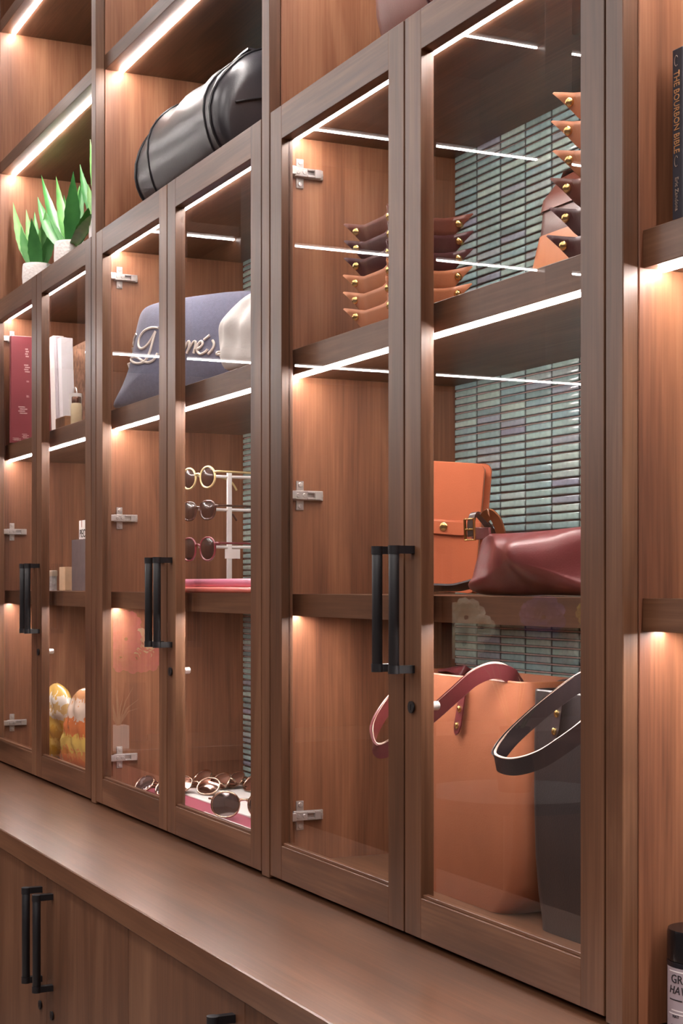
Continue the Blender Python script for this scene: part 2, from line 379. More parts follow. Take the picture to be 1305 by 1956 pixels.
def shelf(cab, i, zz, y0, ledy=0.05, mat='wh'):
    x0, x1 = XL[i] + .0002, XL[i] + W_IN - .0002
    if zz is SH_B:                                   # strip sits in a shallow groove of this shelf
        g = .0054; a, b = zz[0] + .003, zz[0]
        P = [(y0, b), (ledy - g, b), (ledy - g, a), (ledy + g, a), (ledy + g, b), (YB - .005, b), (YB - .005, zz[1]), (y0, zz[1])]
        s_ = MB().loft([[Vector((x, y, z)) for y, z in P] for x in (x0, x1)]).build('shelf', M[mat], cab)
        MB().box(x0 + .004, x1 - .004, ledy - .0048, ledy + .0048, zz[0] + .0006, a - .0001).build('led_strip', M['led'], s_); return s_
    s_ = box('shelf', mat, x0, x1, y0, YB - .005, zz[0], zz[1], cab, bevel=0.0008)
    led(s_, x0 + .004, x1 - .004, ledy, zz[0]); return s_
CABS = []
CABLAB = ['walnut glass-door display cabinet with snack bags inside and aloe pots on top',
          'walnut glass-door display cabinet with sunglasses inside and black duffel bag on top',
          'walnut glass-door display cabinet with leather bags, leather trays and tiled back',
          'open walnut shelf bay with dark-spined book and no glass doors']
for i in range(4):
    cab = thing('display_cabinet' if i < 3 else 'open_shelf_unit', (XL[i] + W_IN/2, 0.19, ZT), CABLAB[i], 'cabinet' if i < 3 else 'shelf', 'walnut display run')
    CABS.append(cab)
    bk = upper_frame(cab, i)
    if i < 3:
        shelf(cab, i, SH_A, 0.036); shelf(cab, i, SH_B, 0.036); shelf(cab, i, TOPP, 0.0225)
        box('floor_panel', 'wh', XL[i] + .0002, XL[i] + W_IN - .0002, 0.0225, YB - .005, ZT + .004, 0.957, cab)
        mid = XL[i] + W_IN / 2
        glass_door(cab, XL[i] + 0.0045, mid - 0.0022, 'R'); glass_door(cab, mid + 0.0022, XL[i] + W_IN - 0.003, 'L')
        for hz in HINGE_Z:
            link('hinge', HINGE, cab, (XL[i] + .0003, 0.034, hz))
    else:
        shelf(cab, i, SH_A, 0.027); shelf(cab, i, SH_B, 0.027, ledy=0.052); shelf(cab, i, TOPP, 0.027)
    shelf(cab, i, UP1, 0.0222, ledy=0.06); shelf(cab, i, UP2, 0.0222, ledy=0.06)
    # tiles
    spots = []; single = []
    cols = range(-1, 13); rows = range(0, 176)
    X0 = -2.4865 + (i - 2) * PITCH + 0.0005
    for c in range(0, 12):
        for r_ in rows:
            z = 0.962 + r_ * TPZ; x = X0 + c * TPX + .001
            if z + THT > UTOP - .05: continue
            hid = any(z > a and z + THT < b for a, b in (SH_A, SH_B, TOPP, UP1, UP2))
            if i == 2 and c < 5 and 1.27 < z < 2.19 and not hid: single.append((x, z))
            else: spots.append((x, z))
    if i == 2:
        single.sort(key=lambda p: (p[1] < 1.29, p[0] < -2.45 and p[1] > 2.1)); spots += single[300:]; single = single[:300]
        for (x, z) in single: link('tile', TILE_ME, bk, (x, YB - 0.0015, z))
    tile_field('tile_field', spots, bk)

# ------------------------------------------------------------------ worktop and base cabinets
YFT = -0.283
tag(box('countertop', 'top', -4.6, -0.2, YFT, 0.40, 0.890, ZT, bevel=0.0018), 'long walnut countertop running under the glass-door cabinets', 'countertop')
YD = -0.274
seam = -2.905
BLAB = ['walnut base cabinet at the corner end below the snack bags', 'walnut base cabinet with two black bar handles side by side above two locks',
        'walnut base cabinet under countertop, only one black handle top showing', 'walnut base cabinet beyond the tall open shelf bay']
for k in range(4):
    cx = seam + (k - 1) * 0.985
    t = thing('base_cabinet', (cx, 0.05, 0.0), BLAB[k], 'cabinet', 'base cabinets under the countertop')
    box('carcass', 'base', cx - .4925 + .0005, cx + .4925 - .0005, YD + .021, 0.40, 0.08, 0.8895, t)
    box('plinth', 'dark', cx - .49, cx + .49, YD + .08, 0.40, 0.0, 0.0798, t)
    for sgn in (-1, 1):
        xa, xb = (cx - .4915, cx - .001) if sgn < 0 else (cx + .001, cx + .4915)
        d = box('door', 'base', xa, xb, YD, YD + .0205, 0.085, 0.886, t, bevel=0.0008)
        link('handle', HANDLE, d, (cx + sgn * 0.039, YD, 0.772)); 
        lk = link('lock', LOCK, d, (cx + sgn * 0.042, YD, 0.637))

# ------------------------------------------------------------------ far shelving across the corner (seen mirrored in the door glass)
FX = -5.0
t = thing('far_shelving', (FX - .2, -1.6, 0.0), 'dark walnut shelving with lit shelves at the end of the room', 'shelf')
WD = M['wv']
box('base', WD, FX - .55, FX, -4.2, -0.36, 0.0, 0.84, t)
box('top_slab', 'top', FX - .55, FX + .02, -4.2, -0.36, 0.8402, 0.89, t)
box('back_panel', WD, FX - .5, FX - .48, -4.2, -0.36, 0.8902, 3.7, t)
cnp = box('canopy', WD, FX - .4798, FX, -4.2, -0.36, 2.196, 2.235, t)
MB().box(FX - .045, FX - .037, -4.1, -0.4, 2.191, 2.197).build('led_strip_offscreen', M['led'], cnp)
for ya, yb in ((-0.39, -0.36), (-1.00, -0.93), (-2.27, -2.15), (-3.44, -3.32), (-4.2, -4.17)): box('divider', WD, FX - .4798, FX, ya, yb, 2.2352, 3.7, t)
for zz in (2.615, 3.03, 3.45):
    for ya, yb in ((-0.93, -0.39), (-2.15, -1.0), (-3.32, -2.27), (-4.17, -3.44)):
        s_ = box('shelf', WD, FX - .4798, FX - .01, ya + .0005, yb - .0005, zz, zz + .034, t)
        MB().box(FX - .055, FX - .047, ya + .004, yb - .004, zz - .005, zz + .0002).build('led_strip_offscreen', M['led'], s_)

# ------------------------------------------------------------------ leather valet trays
def tray_mesh(mat, name='leather_tray'):
    e, pz = 0.083, 0.0
    def side(e, p, d, bow, zt, zp, zm):
        # one side (facing -y) from its left corner
        return [(-e, -e, zt), (-p + d, -p - d, zp), (-p*0.45, -bow, zm), (0, -bow, zm), (p*0.45, -bow, zm), (p - d, -p - d, zp)]
    rings = []
    for f, (e_, p_, d_, b_, zt, zp, zm) in enumerate(((0.046, 0.042, 0.004, 0.047, 0, 0, 0), (0.055, 0.047, 0.0026, 0.056, .012, .012, .011), (0.069, 0.050, 0.0016, 0.061, .030, .027, .024), (0.088, 0.051, 0.0014, 0.063, .049, .040, .035))):
        r = []
        for k in range(4):
            R = Matrix.Rotation(k * math.pi / 2, 3, 'Z'); r += [R @ Vector(p) for p in side(e_, p_, d_, b_, zt, zp, zm)]
        rings.append(r)
    mb = MB(); mb.loft(rings, True, False)
    me = mb.mesh(name, mat, smooth=True, ang=60); return me
snap = MB()
for sgn in (-1, 1):
    prof = [(0.0001, 0.0072), (0.003, 0.007), (0.0052, 0.006), (0.0061, 0.0044), (0.0061, 0.0)]
    L_ = [[Vector((r*math.cos(2*math.pi*k/16), r*math.sin(2*math.pi*k/16), z)) for k in range(16)] for r, z in reversed(prof)]
    q = MB().loft(L_); q.xf(Matrix.Translation((0, 0, 0.0008)) if sgn > 0 else Matrix.Rotation(math.pi, 4, 'X') @ Matrix.Translation((0, 0, 0.0008))); snap.add(q.v, q.f)
snap.xf(Matrix.Rotation(math.radians(-90), 4, 'X') @ Matrix.Identity(4))            # axis along y
snap.xf(Matrix.Rotation(math.radians(45), 4, 'Z'))
SNAP = snap.mesh('snap', M['brass'], smooth=True, ang=40)
LT = dict(tan=leather('leather_tan', 'c98560', .38), brn=leather('leather_brown', '6e3c30', .36), bur=leather('leather_burgundy_dark', '4a262a', .34))
TRAYS = {k: tray_mesh(m) for k, m in LT.items()}
def tray(kind, x, y, z, rot, label, group):
    me = TRAYS[kind]; o = link('leather_tray', me, None, (x, y, z)); o.rotation_euler.z = rot
    md = o.modifiers.new('subsurf', 'SUBSURF'); md.levels = 1; md.render_levels = 1
    md = o.modifiers.new('solid', 'SOLIDIFY'); md.thickness = 0.0026; md.offset = 1
    for a in range(4):
        R = Matrix.Rotation(a * math.pi / 2, 3, 'Z'); p = R @ Vector((-0.0605, -0.0605, 0.030))
        s_ = bpy.data.objects.new('snap', SNAP); COL.objects.link(s_); s_.parent = o; s_.location = p; s_.rotation_euler.z = a * math.pi / 2
    return tag(o, label, 'tray', group)
names = ['bottom', 'second from bottom', 'third from bottom', 'third from top', 'second from top', 'topmost']
colw = dict(tan='tan', brn='reddish brown', bur='dark burgundy')
for k, kd in enumerate(['tan', 'tan', 'tan', 'bur', 'bur', 'brn']):
    tray(kd, -2.245 + (0.001, -.0015, -.001, .0015, .003, .0015)[k], 0.137, SH_A[1] + 0.0030 + k * 0.0275, math.radians((.5, -.3, .4, -.4, .3, 0)[k]),
         f'{colw[kd]} leather snap tray, {names[k]} of stack beside hinged side panel', 'leather trays stacked in the tiled cabinet')
for k, kd in enumerate(['bur', 'bur', 'brn', 'tan', 'tan', 'tan']):
    tray(kd, -1.640 + (-.008, -.004, .0, .004, .003, .006)[k], 0.142, SH_A[1] + 0.0028 + k * 0.036, math.radians((2, -2, 1, -2, 2, 1)[k]),
         f'{colw[kd]} leather snap tray, {names[k]} of stack before leather pouch', 'leather trays stacked in the tiled cabinet')

# ------------------------------------------------------------------ generic soft bag (rounded box loft)
def rrect(x0, x1, y0, y1, z, r, n=5):
    o = []
    for (cx, cy, a0) in ((x1 - r, y1 - r, 0), (x0 + r, y1 - r, 90), (x0 + r, y0 + r, 180), (x1 - r, y0 + r, 270)):
        for k in range(n + 1): a = math.radians(a0 + 90 * k / n); o.append(Vector((cx + r*math.cos(a), cy + r*math.sin(a), z)))
    return o
# pouch behind the second tray stack: tan body, grey band, dark cap
zb = SH_A[1] + .0006
t = thing('leather_pouch', (-1.83, 0.265, zb), 'tan leather pouch with dark brown top standing before the tiles', 'pouch')
X0, X1 = onY(1014, 500, .246).x, -1.62
MB().loft([rrect(X0 + d, X1 - d, .236 + e, .333 - e, zb + z*1.25, .03) for d, e, z in ((.012, .012, .0), (.0, .0, .012), (-.002, -.003, .05), (.006, .008, .098))]).build('body', LT['tan'], t, smooth=True, ang=50)
MB().loft([rrect(X0 + d, X1 - d, .236 + e, .333 - e, zb + z*1.25, .03) for d, e, z in ((.007, .009, .0975), (.009, .012, .125), (.011, .014, .128))]).build('band', leather('leather_grey_brown', '6c5450', .3), t, smooth=True, ang=50)
MB().loft([rrect(X0 + d, X1 - d, .236 + e, .333 - e, zb + z*1.25, .028) for d, e, z in ((.008, .010, .1275), (.010, .013, .142), (.03, .028, .165), (.06, .04, .172))]).build('flap', LT['brn'], t, smooth=True, ang=60)

# ------------------------------------------------------------------ brown bag on top of the tiled cabinet
def bag_loft(x0, x1, yc, hy, z0, h, n=28, ex=2.7, ends=0.05, endp=2.2, top=1.0):
    loops = []; ts = [0, .01, .03, .07, .13, .22, .35, .5, .65, .78, .87, .93, .97, .99, 1.0]
    for t_ in ts:
        x = x0 + (x1 - x0) * t_; dd = min(t_, 1 - t_) * (x1 - x0); s_ = 1.0 if dd > ends else (1 - (1 - dd / ends) ** endp) ** (1 / endp)
        s_ = 0.80 + 0.20 * s_; lp = []
        for k in range(n):
            a = 2 * math.pi * k / n; ca, sa = math.cos(a), math.sin(a)
            yy = math.copysign(abs(ca) ** (2/ex), ca); zz = math.copysign(abs(sa) ** (2/ex), sa)
            yy *= (1 - 0.22 * max(0, zz) ** 1.5)
            lp.append(Vector((x, yc + yy * hy * s_, z0 + h/2 + (zz * h/2) * s_ - (h/2) * (1 - s_))))
        loops.append(lp)
    return loops
zt = TOPP[1] + .0005
t = thing('brown_bag', (-2.0, 0.19, zt), 'mauve brown leather bag on top of the tiled cabinet', 'bag')
BM = leather('leather_mauve_brown', '8a5a50', .4)
lo = bag_loft(-2.235, -1.72, 0.205, 0.145, zt, 0.27)
MB().loft(lo).build('body', BM, t, smooth=True, ang=60)
lift = lambda L_, r: [Vector((p.x, p.y, max(p.z, zt + r))) for p in L_]
for k in (6, 8): MB().tube(lift([p + (p - Vector((p.x, .205, zt + .135))).normalized() * .001 for p in lo[k]], .003), 0.0028, 6, True).build('piping', LT['bur'], t, smooth=True)

# ------------------------------------------------------------------ black duffel bag
t = thing('duffel_bag', (-3.1, 0.2, zt), 'black leather duffel bag with piped seams, lying on top of cabinet', 'bag')
BK = leather('leather_black', '2b292d', .33, noise=.15)
dx0, dx1 = -3.40, -2.86
lo = bag_loft(dx0, dx1, 0.198, 0.150, zt, 0.262, n=40, ex=2.5, ends=0.075)
for j, lp in enumerate(lo):
    for k, p in enumerate(lp):
        p.z += 0.004 * math.sin(p.x * 46 + p.y * 20) * max(0, (p.z - zt) / .25); p.y += 0.004 * math.sin(p.x * 38 + p.z * 30) * (1 if p.y < .2 else 0)
MB().loft(lo).build('body', BK, t, smooth=True, ang=70)
PIPE = leather('leather_black_piping', '1a191c', .3)
def around(lp, off): c = Vector((lp[0].x, .198, zt + .13)); return [p + (p - c).normalized() * off for p in lp]
for k in (3, 5, 10, 11): MB().tube(lift(around(lo[k], .0012), .0034), 0.003 if k in (3, 11) else .0022, 6, True).build('piping', PIPE, t, smooth=True)
MB().tube([Vector((dx1 + .0015, .198 + .112 * c, zt + .152 - .02 * c * c)) for c in [q / 8 - 1 for q in range(17)]], .0026, 6).build('end_seam', PIPE, t, smooth=True)
MB().ribbon([Vector((x, 0.165 + .01*math.sin(x*9), zt + .2635 + .003*math.sin(x * 25))) for x in [dx0 + .07 + (dx1 - dx0 - .14) * q / 14 for q in range(15)]], (0, 1, 0), .03, .004).build('zip_flap', BK, t, smooth=True)
# ------------------------------------------------------------------ aloe plants
LEAF = plain('aloe_leaf', '4f8a45', rough=0.45, spec=.4)
nt = LEAF.node_tree; oi = nt.nodes.new('ShaderNodeObjectInfo'); tc = nt.nodes.new('ShaderNodeTexCoord'); nz = nt.nodes.new('ShaderNodeTexNoise'); nz.inputs['Scale'].default_value = 30
nt.links.new(tc.outputs['Object'], nz.inputs['Vector']); sm = nt.nodes.new('ShaderNodeMath'); sm.operation = 'MULTIPLY_ADD'; sm.inputs[1].default_value = .4; nt.links.new(nz.outputs['Fac'], sm.inputs[0])
m2 = nt.nodes.new('ShaderNodeMath'); m2.operation = 'MULTIPLY'; m2.inputs[1].default_value = .65; nt.links.new(oi.outputs['Random'], m2.inputs[0]); nt.links.new(m2.outputs[0], sm.inputs[2])
rl = ramp(nt, [(.1, lin('2f6a34')), (.5, lin('4f8f48')), (.9, lin('86b06a'))]); nt.links.new(sm.outputs[0], rl.inputs[0]); nt.links.new(rl.outputs[0], nt.nodes['Principled BSDF'].inputs['Base Color'])
POT = plain('ribbed_white_pot', 'e9e2de', rough=0.6, noise=0.03)
nt = POT.node_tree; vo = nt.nodes.new('ShaderNodeTexVoronoi'); vo.inputs['Scale'].default_value = 130
tc = nt.nodes.new('ShaderNodeTexCoord'); nt.links.new(tc.outputs['Object'], vo.inputs['Vector']); bp = nt.nodes.new('ShaderNodeBump'); bp.inputs['Strength'].default_value = .6; bp.inputs['Distance'].default_value = .002
nt.links.new(vo.outputs['Distance'], bp.inputs['Height']); nt.links.new(bp.outputs[0], nt.nodes['Principled BSDF'].inputs['Normal'])
def leaf_mb(base, tip, wid, bend, side):
    base, tip = Vector(base), Vector(tip); ax = tip - base; L_ = ax.length; up = Vector((0, 0, 1))
    mid = base + ax * .45 + bend; n = 14; mb = MB(); loops = []
    view = (CAM - base).normalized()
    for i in range(n + 1):
        q = i / n; p = base*(1-q)**2 + mid*2*q*(1-q) + tip*q*q; tg = ((mid-base)*(1-q) + (tip-mid)*q).normalized()
        wd = tg.cross(view).normalized(); nn = wd.cross(tg).normalized() * side
        ww = wid * (0.62 + 0.75 * q * (1 - q) * 2) * (1 - q ** 2.6) + .0006; ww *= 1 + (0.10 if i % 2 else 0) * (q > .25)
        lp = []
        for a, c in ((-1, .30), (-.55, .05), (0, -.06), (.55, .05), (1, .30), (.55, -.30), (0, -.45), (-.55, -.30)): lp.append(p + wd * ww * .5 * a + nn * ww * .5 * c)
        loops.append(lp)
    return mb.loft(loops)
def aloe(px, y, ztop_px, leaves, rad, label):
    c = onY(px, ztop_px, y); ztop = c.z; zb_ = zt
    t = thing('potted_aloe', (c.x, c.y, zb_), label, 'plant', 'aloe pots on top of the cabinet')
    h = ztop - zb_
    MB().lathe([(.0001, 0), (rad*.72, 0), (rad*.8, .004), (rad*.96, h*.35), (rad, h*.6), (rad*.97, h*.92), (rad*.93, h), (rad*.86, h), (rad*.85, h*.9), (.0001, h*.88)], (c.x, c.y, zb_), 40).build('pot', POT, t, smooth=True)
    b0 = Vector((c.x, c.y, zb_ + h*.88))
    for (tx, ty, dy, wpx, bx) in leaves:
        tp = onY(tx, ty, y + dy); sc = wpx * 4.1 / 3025
        b = b0 + Vector(((tp.x - c.x) * .1, dy * .12, 0))
        out = Vector((tp.x - c.x, dy, 0))
        leaf_mb(b, tp, sc, out * bx + Vector((0, 0, -.01 * bx)), 1).build('leaf', LEAF, t, smooth=True, ang=60)
    return t
aloe(72, .082, 506, [(25, 386, -.03, 24, .25), (50, 400, .0, 22, .1), (66, 404, .03, 22, 0), (60, 416, -.03, 30, .0), (88, 400, .02, 26, .1), (104, 425, .04, 24, .2), (40, 432, -.035, 24, .3)], .043,
     'smaller potted aloe at the corner end of the white pot row')
aloe(137, .115, 464, [(72, 376, -.02, 28, .25), (79, 334, .01, 22, .15), (107, 336, .04, 22, .1), (140, 327, -.02, 34, .0), (152, 352, .05, 22, .0), (185, 372, -.01, 26, .15), (176, 408, -.055, 22, .2), (160, 330, .05, 20, .1), (122, 372, .05, 24, .1)], .047,
     'larger potted aloe between the two other aloe pots')
aloe(206, .125, 416, [(172, 266, -.01, 22, .2), (153, 314, -.01, 22, .3), (200, 290, .02, 28, 0), (225, 300, .02, 26, .1), (168, 352, -.03, 24, .3), (216, 340, .03, 24, .2)], .047,
     'potted aloe mostly hidden behind the upright cabinet stile')

# ------------------------------------------------------------------ things on the middle shelf of the tiled cabinet
def prism(poly, P0, u, v, n, d0, d1):
    """polygon in (a, b) on plane P0,u,v pushed along n from d0 to d1"""
    return MB().loft([[P0 + u*a + v*b + n*d for a, b in poly] for d in (d0, d1)])
def rpoly(a0, a1, b0, b1, r, n=5, which=(1, 1, 1, 1)):
    o = []
    for (ca, cb, s0, k) in ((a1, b1, 0, which[0]), (a0, b1, 90, which[1]), (a0, b0, 180, which[2]), (a1, b0, 270, which[3])):
        if not k: o.append((ca, cb)); continue
        xa = ca - r if s0 in (0, 270) else ca + r; xb = cb - r if s0 in (0, 90) else cb + r
        for q in range(n + 1): g = math.radians(s0 + 90*q/n); o.append((xa + r*math.cos(g), xb + r*math.sin(g)))
    return o
zB = SH_B[1] + .0005
th = math.radians(30); u0 = RT*math.cos(th) - FW*math.sin(th); n0 = -(FW*math.cos(th) + RT*math.sin(th)); le = math.radians(5.2)
v_ = UP*math.cos(le) + u0*math.sin(le); u_ = u0*math.cos(le) - UP*math.sin(le)
P = onY(906, 1137, .205); P.z = zB
OR = leather('leather_orange_tan', 'bd6746', .36, noise=.07)
t = thing('leather_portfolio', (P.x - .06, P.y, zB), 'upright orange tan leather portfolio with snap strap, leaning beside burgundy bag', 'portfolio')
pw, ph = .150, .2045
prism(rpoly(-pw, 0, .0005, ph, .012, which=(1, 0, 0, 1)), P, u_, v_, n0, -.0028, .0).build('front_cover', OR, t, bevel=.0008)
prism(rpoly(-pw + .004, -.006, .003, ph - .004, .006, which=(1, 0, 0, 1)), P, u_, v_, n0, -.017, -.0029).build('pages', plain('page_edges', 'c9b7a5', rough=.8, noise=.08, scale=200), t)
prism(rpoly(-pw, .004, .0005, ph + .001, .012, which=(1, 0, 0, 1)), P, u_, v_, n0, -.0205, -.0171).build('back_cover', OR, t, bevel=.0008)
st = prism([(-pw, .092), (.0015, .094), (.0015, .1135), (-pw, .1125)], P, u_, v_, n0, .0002, .0026).build('strap', OR, t, bevel=.0006)
prism([(.0016, .094), (.0016, .1135), (.0030, .1135), (.0030, .094)], P, u_, v_, n0, -.0215, .0024).build('strap_return', OR, t, bevel=.0003)
prism([(-.083 + .012*math.cos(math.radians(a)), .1005 + .0105*math.sin(math.radians(a))) for a in range(90, 271, 15)] + [(-.03, .090), (-.012, .094), (-.012, .1115)], P, u_, v_, n0, .0027, .0048).build('strap_tab', OR, t, bevel=.0006)
cq = P + u_*(-.060) + v_*.102 + n0*.0048
MB().loft([[cq + (u_*math.cos(2*math.pi*k/20) + v_*math.sin(2*math.pi*k/20))*r + n0*d for k in range(20)] for r, d in ((.0068, 0), (.0066, .0016), (.0045, .003), (.0008, .0034))]).build('snap', M['brass'], t, smooth=True)
# burgundy slouchy bag
BU = leather('leather_burgundy', '7a3a3c', .34, noise=.1)
Yb = .135
PX = lambda x, y: onY(x, y, Yb)
def folds(a, b): return .012*math.sin(a*26 + b*34 + .6) + .008*math.sin(a*11 - b*55 + 2.2) + .004*math.sin(a*70 + b*20)
bz = zB
pts = [PX(930, 1136), PX(928, 1105), PX(929, 1065), PX(933, 1034), PX(944, 1020), PX(965, 1019), PX(1010, 1017), PX(1060, 1013), PX(1110, 1007), PX(1150, 1006), PX(1176, 1030), PX(1184, 1080), PX(1184, 1120), PX(1180, 1137), PX(1050, 1138)]
for p in pts: p.z = max(p.z, bz + .001)
c0 = PX(1045, 1080)
bb = Puff(pts, c0, (1, 0, 0), (0, 0, 1), .045, .05, folds, n=5, power=.38)
t = thing('burgundy_bag', (c0.x, Yb, bz), 'slouchy burgundy leather bag with brass buckle lying beside orange portfolio', 'bag')
bm_ = bb.mb(14); zmin = min(p.z for p in bm_.v)
for p in bm_.v: p.z = max(p.z, bz)
bm_.build('body', BU, t, smooth=True, ang=80)
prism([(0, 0), (.052, .001), (.050, .017), (.004, .019)], PX(918, 1032), Vector((1, 0, 0)), UP, Vector((0, -1, 0)), .012, .016).build('strap_patch', BU, t, bevel=.0008)
q = PX(938, 1020) + Vector((0, -.02, 0))
BKL = leather('leather_dark_strap', '3c2420', .35)
MB().ribbon(catmull([q + Vector((.006, .03, -.012)), q + Vector((.004, .012, .012)), q + Vector((-.002, -.004, .030)), q + Vector((-.001, -.012, .018)), q + Vector((.0, -.013, -.004))], 6), (1, 0, 0), .017, .003).build('strap', BKL, t, smooth=True)
MB().ribbon(catmull([q + Vector((.030, .020, -.004)), q + Vector((.030, .012, .018)), q + Vector((.024, .004, .028)), q + Vector((.012, .002, .022))], 6), (.8, .3, .1), .016, .003).build('strap', leather('leather_tan_strap', '8a5432', .4), t, smooth=True)
fr = [q + Vector((x, -.0155 - z*.05, z + .004)) for x, z in ((-.013, -.013), (.013, -.013), (.013, .017), (-.013, .017))]
MB().tube(fr, .0022, 8, True).tube([(fr[0]+fr[3])/2, (fr[1]+fr[2])/2], .0016, 8).build('buckle', M['brass'], t, smooth=True)
dk = leather('leather_black_brown', '2e2022', .35)
MB().ribbon(catmull([PX(850, 1131) + Vector((0, -.03, .006)), PX(872, 1128) + Vector((0, -.03, .005)), PX(895, 1122) + Vector((0, -.02, 0)), PX(918, 1112) + Vector((0, -.005, 0))], 5), (.3, -1, .5), .02, .003).build('loose_strap', dk, t, smooth=True)

# ------------------------------------------------------------------ tote bags on the cabinet floor
zF = 0.9575
def tote(x0, x1, yf, yb, ztop, mat, trim, label, strapmat, path, wdir, tabs, back, edge, kl=1.0):
    t = thing('tote_bag', ((x0+x1)/2, (yf+yb)/2, zF), label, 'bag')
    H = ztop - zF; lv = []
    for q, din, r in ((0, .062, .03), (.004, .058, .032), (.03, .045, .034), (.08, .028, .034), (.15, .014, .03), (.3, .006, .025), (.55, .002, .022), (.8, 0, .02), (1.0, 0, .018)):
        lv.append(rrect(x0 + din*kl, x1 - din, yf - .004*math.sin(q*3.1), yb + .002, zF + H*q, r, 5))
    inner = [rrect(x0 + .004, x1 - .004, yf + .004, yb - .002, zF + H*q, .016, 5) for q in (1.0, .7)]
    b = MB().loft(lv + inner, True, True).build('body', mat, t, smooth=True, ang=55)
    MB().tube([p + Vector((0, 0, -.001)) for p in rrect(x0 + .002, x1 - .002, yf + .0015, yb, ztop, .017, 5)], .0022, 6, True).build('rim', trim, t, smooth=True)
    for (px, py0, py1) in tabs:
        a = onY(px[0], py0, yf - .006); c = onY(px[1], py1, yf - .008); k = MB()
        w_ = .0105; dirv = (c - a).normalized(); sd = Vector((1, 0, 0))
        poly = [a - sd*w_*.8, a + sd*w_*.8, c + sd*w_ + dirv*-.012, c + sd*w_*.6, c + dirv*.004, c - sd*w_*.6, c - sd*w_ + dirv*-.012]
        tb = MB().loft([[p + Vector((0, d, 0)) for p in poly] for d in (.0, -.0028)]).build('strap_tab', strapmat, t, bevel=.0006)
        for f in (.48, .84):
            cc = a + (c - a)*f + Vector((0, -.0028, 0))
            MB().loft([[cc + Vector((r*math.cos(2*math.pi*j/16), -d, r*math.sin(2*math.pi*j/16))) for j in range(16)] for r, d in ((.0052, 0), (.005, .0015), (.003, .0028), (.0005, .003))]).build('rivet', M['brass'], tb, smooth=True)
    pts = catmull([onY(*p) for p in path], 8)
    MB().ribbon(pts, wdir, .0225, .0034).build('handle_strap', strapmat, t, smooth=True, ang=40)
    if edge:
        off = Vector(wdir).normalized() * .0116; MB().tube([p + off for p in pts], .0019, 6).build('strap_edge', edge, t, smooth=True)
    MB().ribbon(catmull([onY(*p) for p in back], 8), (.55, .75, .2), .022, .0034).build('handle_strap', trim if trim.name.startswith('leather_b') else strapmat, t, smooth=True, ang=40)
    return t
STB = leather('leather_burgundy_strap', '6a3034', .3); STK = leather('leather_black_strap', '322a2d', .3)
EDG = leather('raw_leather_edge', 'e0c3b4', .6)
TT = leather('leather_tote_tan', 'a06246', .42, noise=.08); TK = leather('leather_tote_black', '262122', .42)
yf = .132
tote(-2.275, -1.884, yf, yf + .12, 1.2935, TT, leather('leather_tote_rim', 'a56442', .4), 'tan leather tote bag with burgundy handle on cabinet floor', STB,
     [(1004, 1345, .172), (992, 1310, .156), (975, 1290, .136), (945, 1281, .118), (905, 1296, .104), (865, 1330, .092), (822, 1368, .080), (780, 1402, .068), (742, 1430, .055), (722, 1434, .045), (714, 1415, .042), (717, 1388, .048), (738, 1352, .07), (765, 1325, .095), (785, 1312, .118)], (.12, -.25, 1),
     [((888, 874), 1312, 1400), ((772, 765), 1320, 1412)], [(826, 1298, .245), (840, 1284, .225), (862, 1277, .215), (885, 1283, .22), (905, 1298, .245)], EDG)
tote(-1.870, -1.508, yf, yf + .12, 1.286, TK, STK, 'black leather tote bag with drooping black handle beside tan tote', STK,
     [(1148, 1330, .118), (1135, 1296, .112), (1108, 1304, .10), (1062, 1336, .088), (1015, 1374, .074), (972, 1415, .058), (950, 1446, .046), (954, 1460, .042), (985, 1465, .046), (1030, 1452, .058), (1075, 1424, .075), (1112, 1396, .092), (1140, 1366, .112)], (.12, -.25, 1),
     [((1074, 1060), 1318, 1412), ((1140, 1132), 1330, 1420)], [(1060, 1318, .235), (1080, 1300, .22), (1110, 1295, .215), (1130, 1300, .22), (1145, 1316, .24)], EDG, .15)

# ------------------------------------------------------------------ navy cushion with script and white cloth pouch (sunglasses cabinet, top shelf)
zA = SH_A[1] + .0005
NAVY = plain('navy_knit', '6a6c84', rough=.9, sheen=.35, noise=.12, scale=160, bump=.5, bscale=700); IVORY = plain('ivory_yarn', 'efe4dc', rough=.9, noise=.05)
P0 = Vector((-3.36, .085, zA)); ur = Vector((.889, .457, 0)); nn = ur.cross(UP)
C_ = lambda x, y: onP(x, y, P0, nn)
ol = [C_(220, 776), C_(236, 742), C_(250, 706), C_(258, 672), C_(266, 625), C_(276, 594), C_(298, 580), C_(345, 570), C_(400, 562), C_(445, 557), C_(500, 556), C_(525, 575), C_(530, 640), C_(530, 720), C_(470, 745), C_(380, 765), C_(300, 776), C_(235, 781)]
cu = Puff(ol, C_(370, 670), ur, UP, .040, .03, lambda a, b: .004*math.sin(a*30 + b*18), n=4, power=.45)
t = thing('knit_cushion', (P0.x + .15, P0.y + .06, zA), 'navy knit cushion with ivory script lettering in front of side panel', 'cushion')
cb = cu.mb(12)
for p in cb.v: p.z = max(p.z, zA)
cb.build('body', NAVY, t, smooth=True, ang=80)
cr = lambda L: [(170 + x/3.912, 450 + y/3.912) for x, y in L]
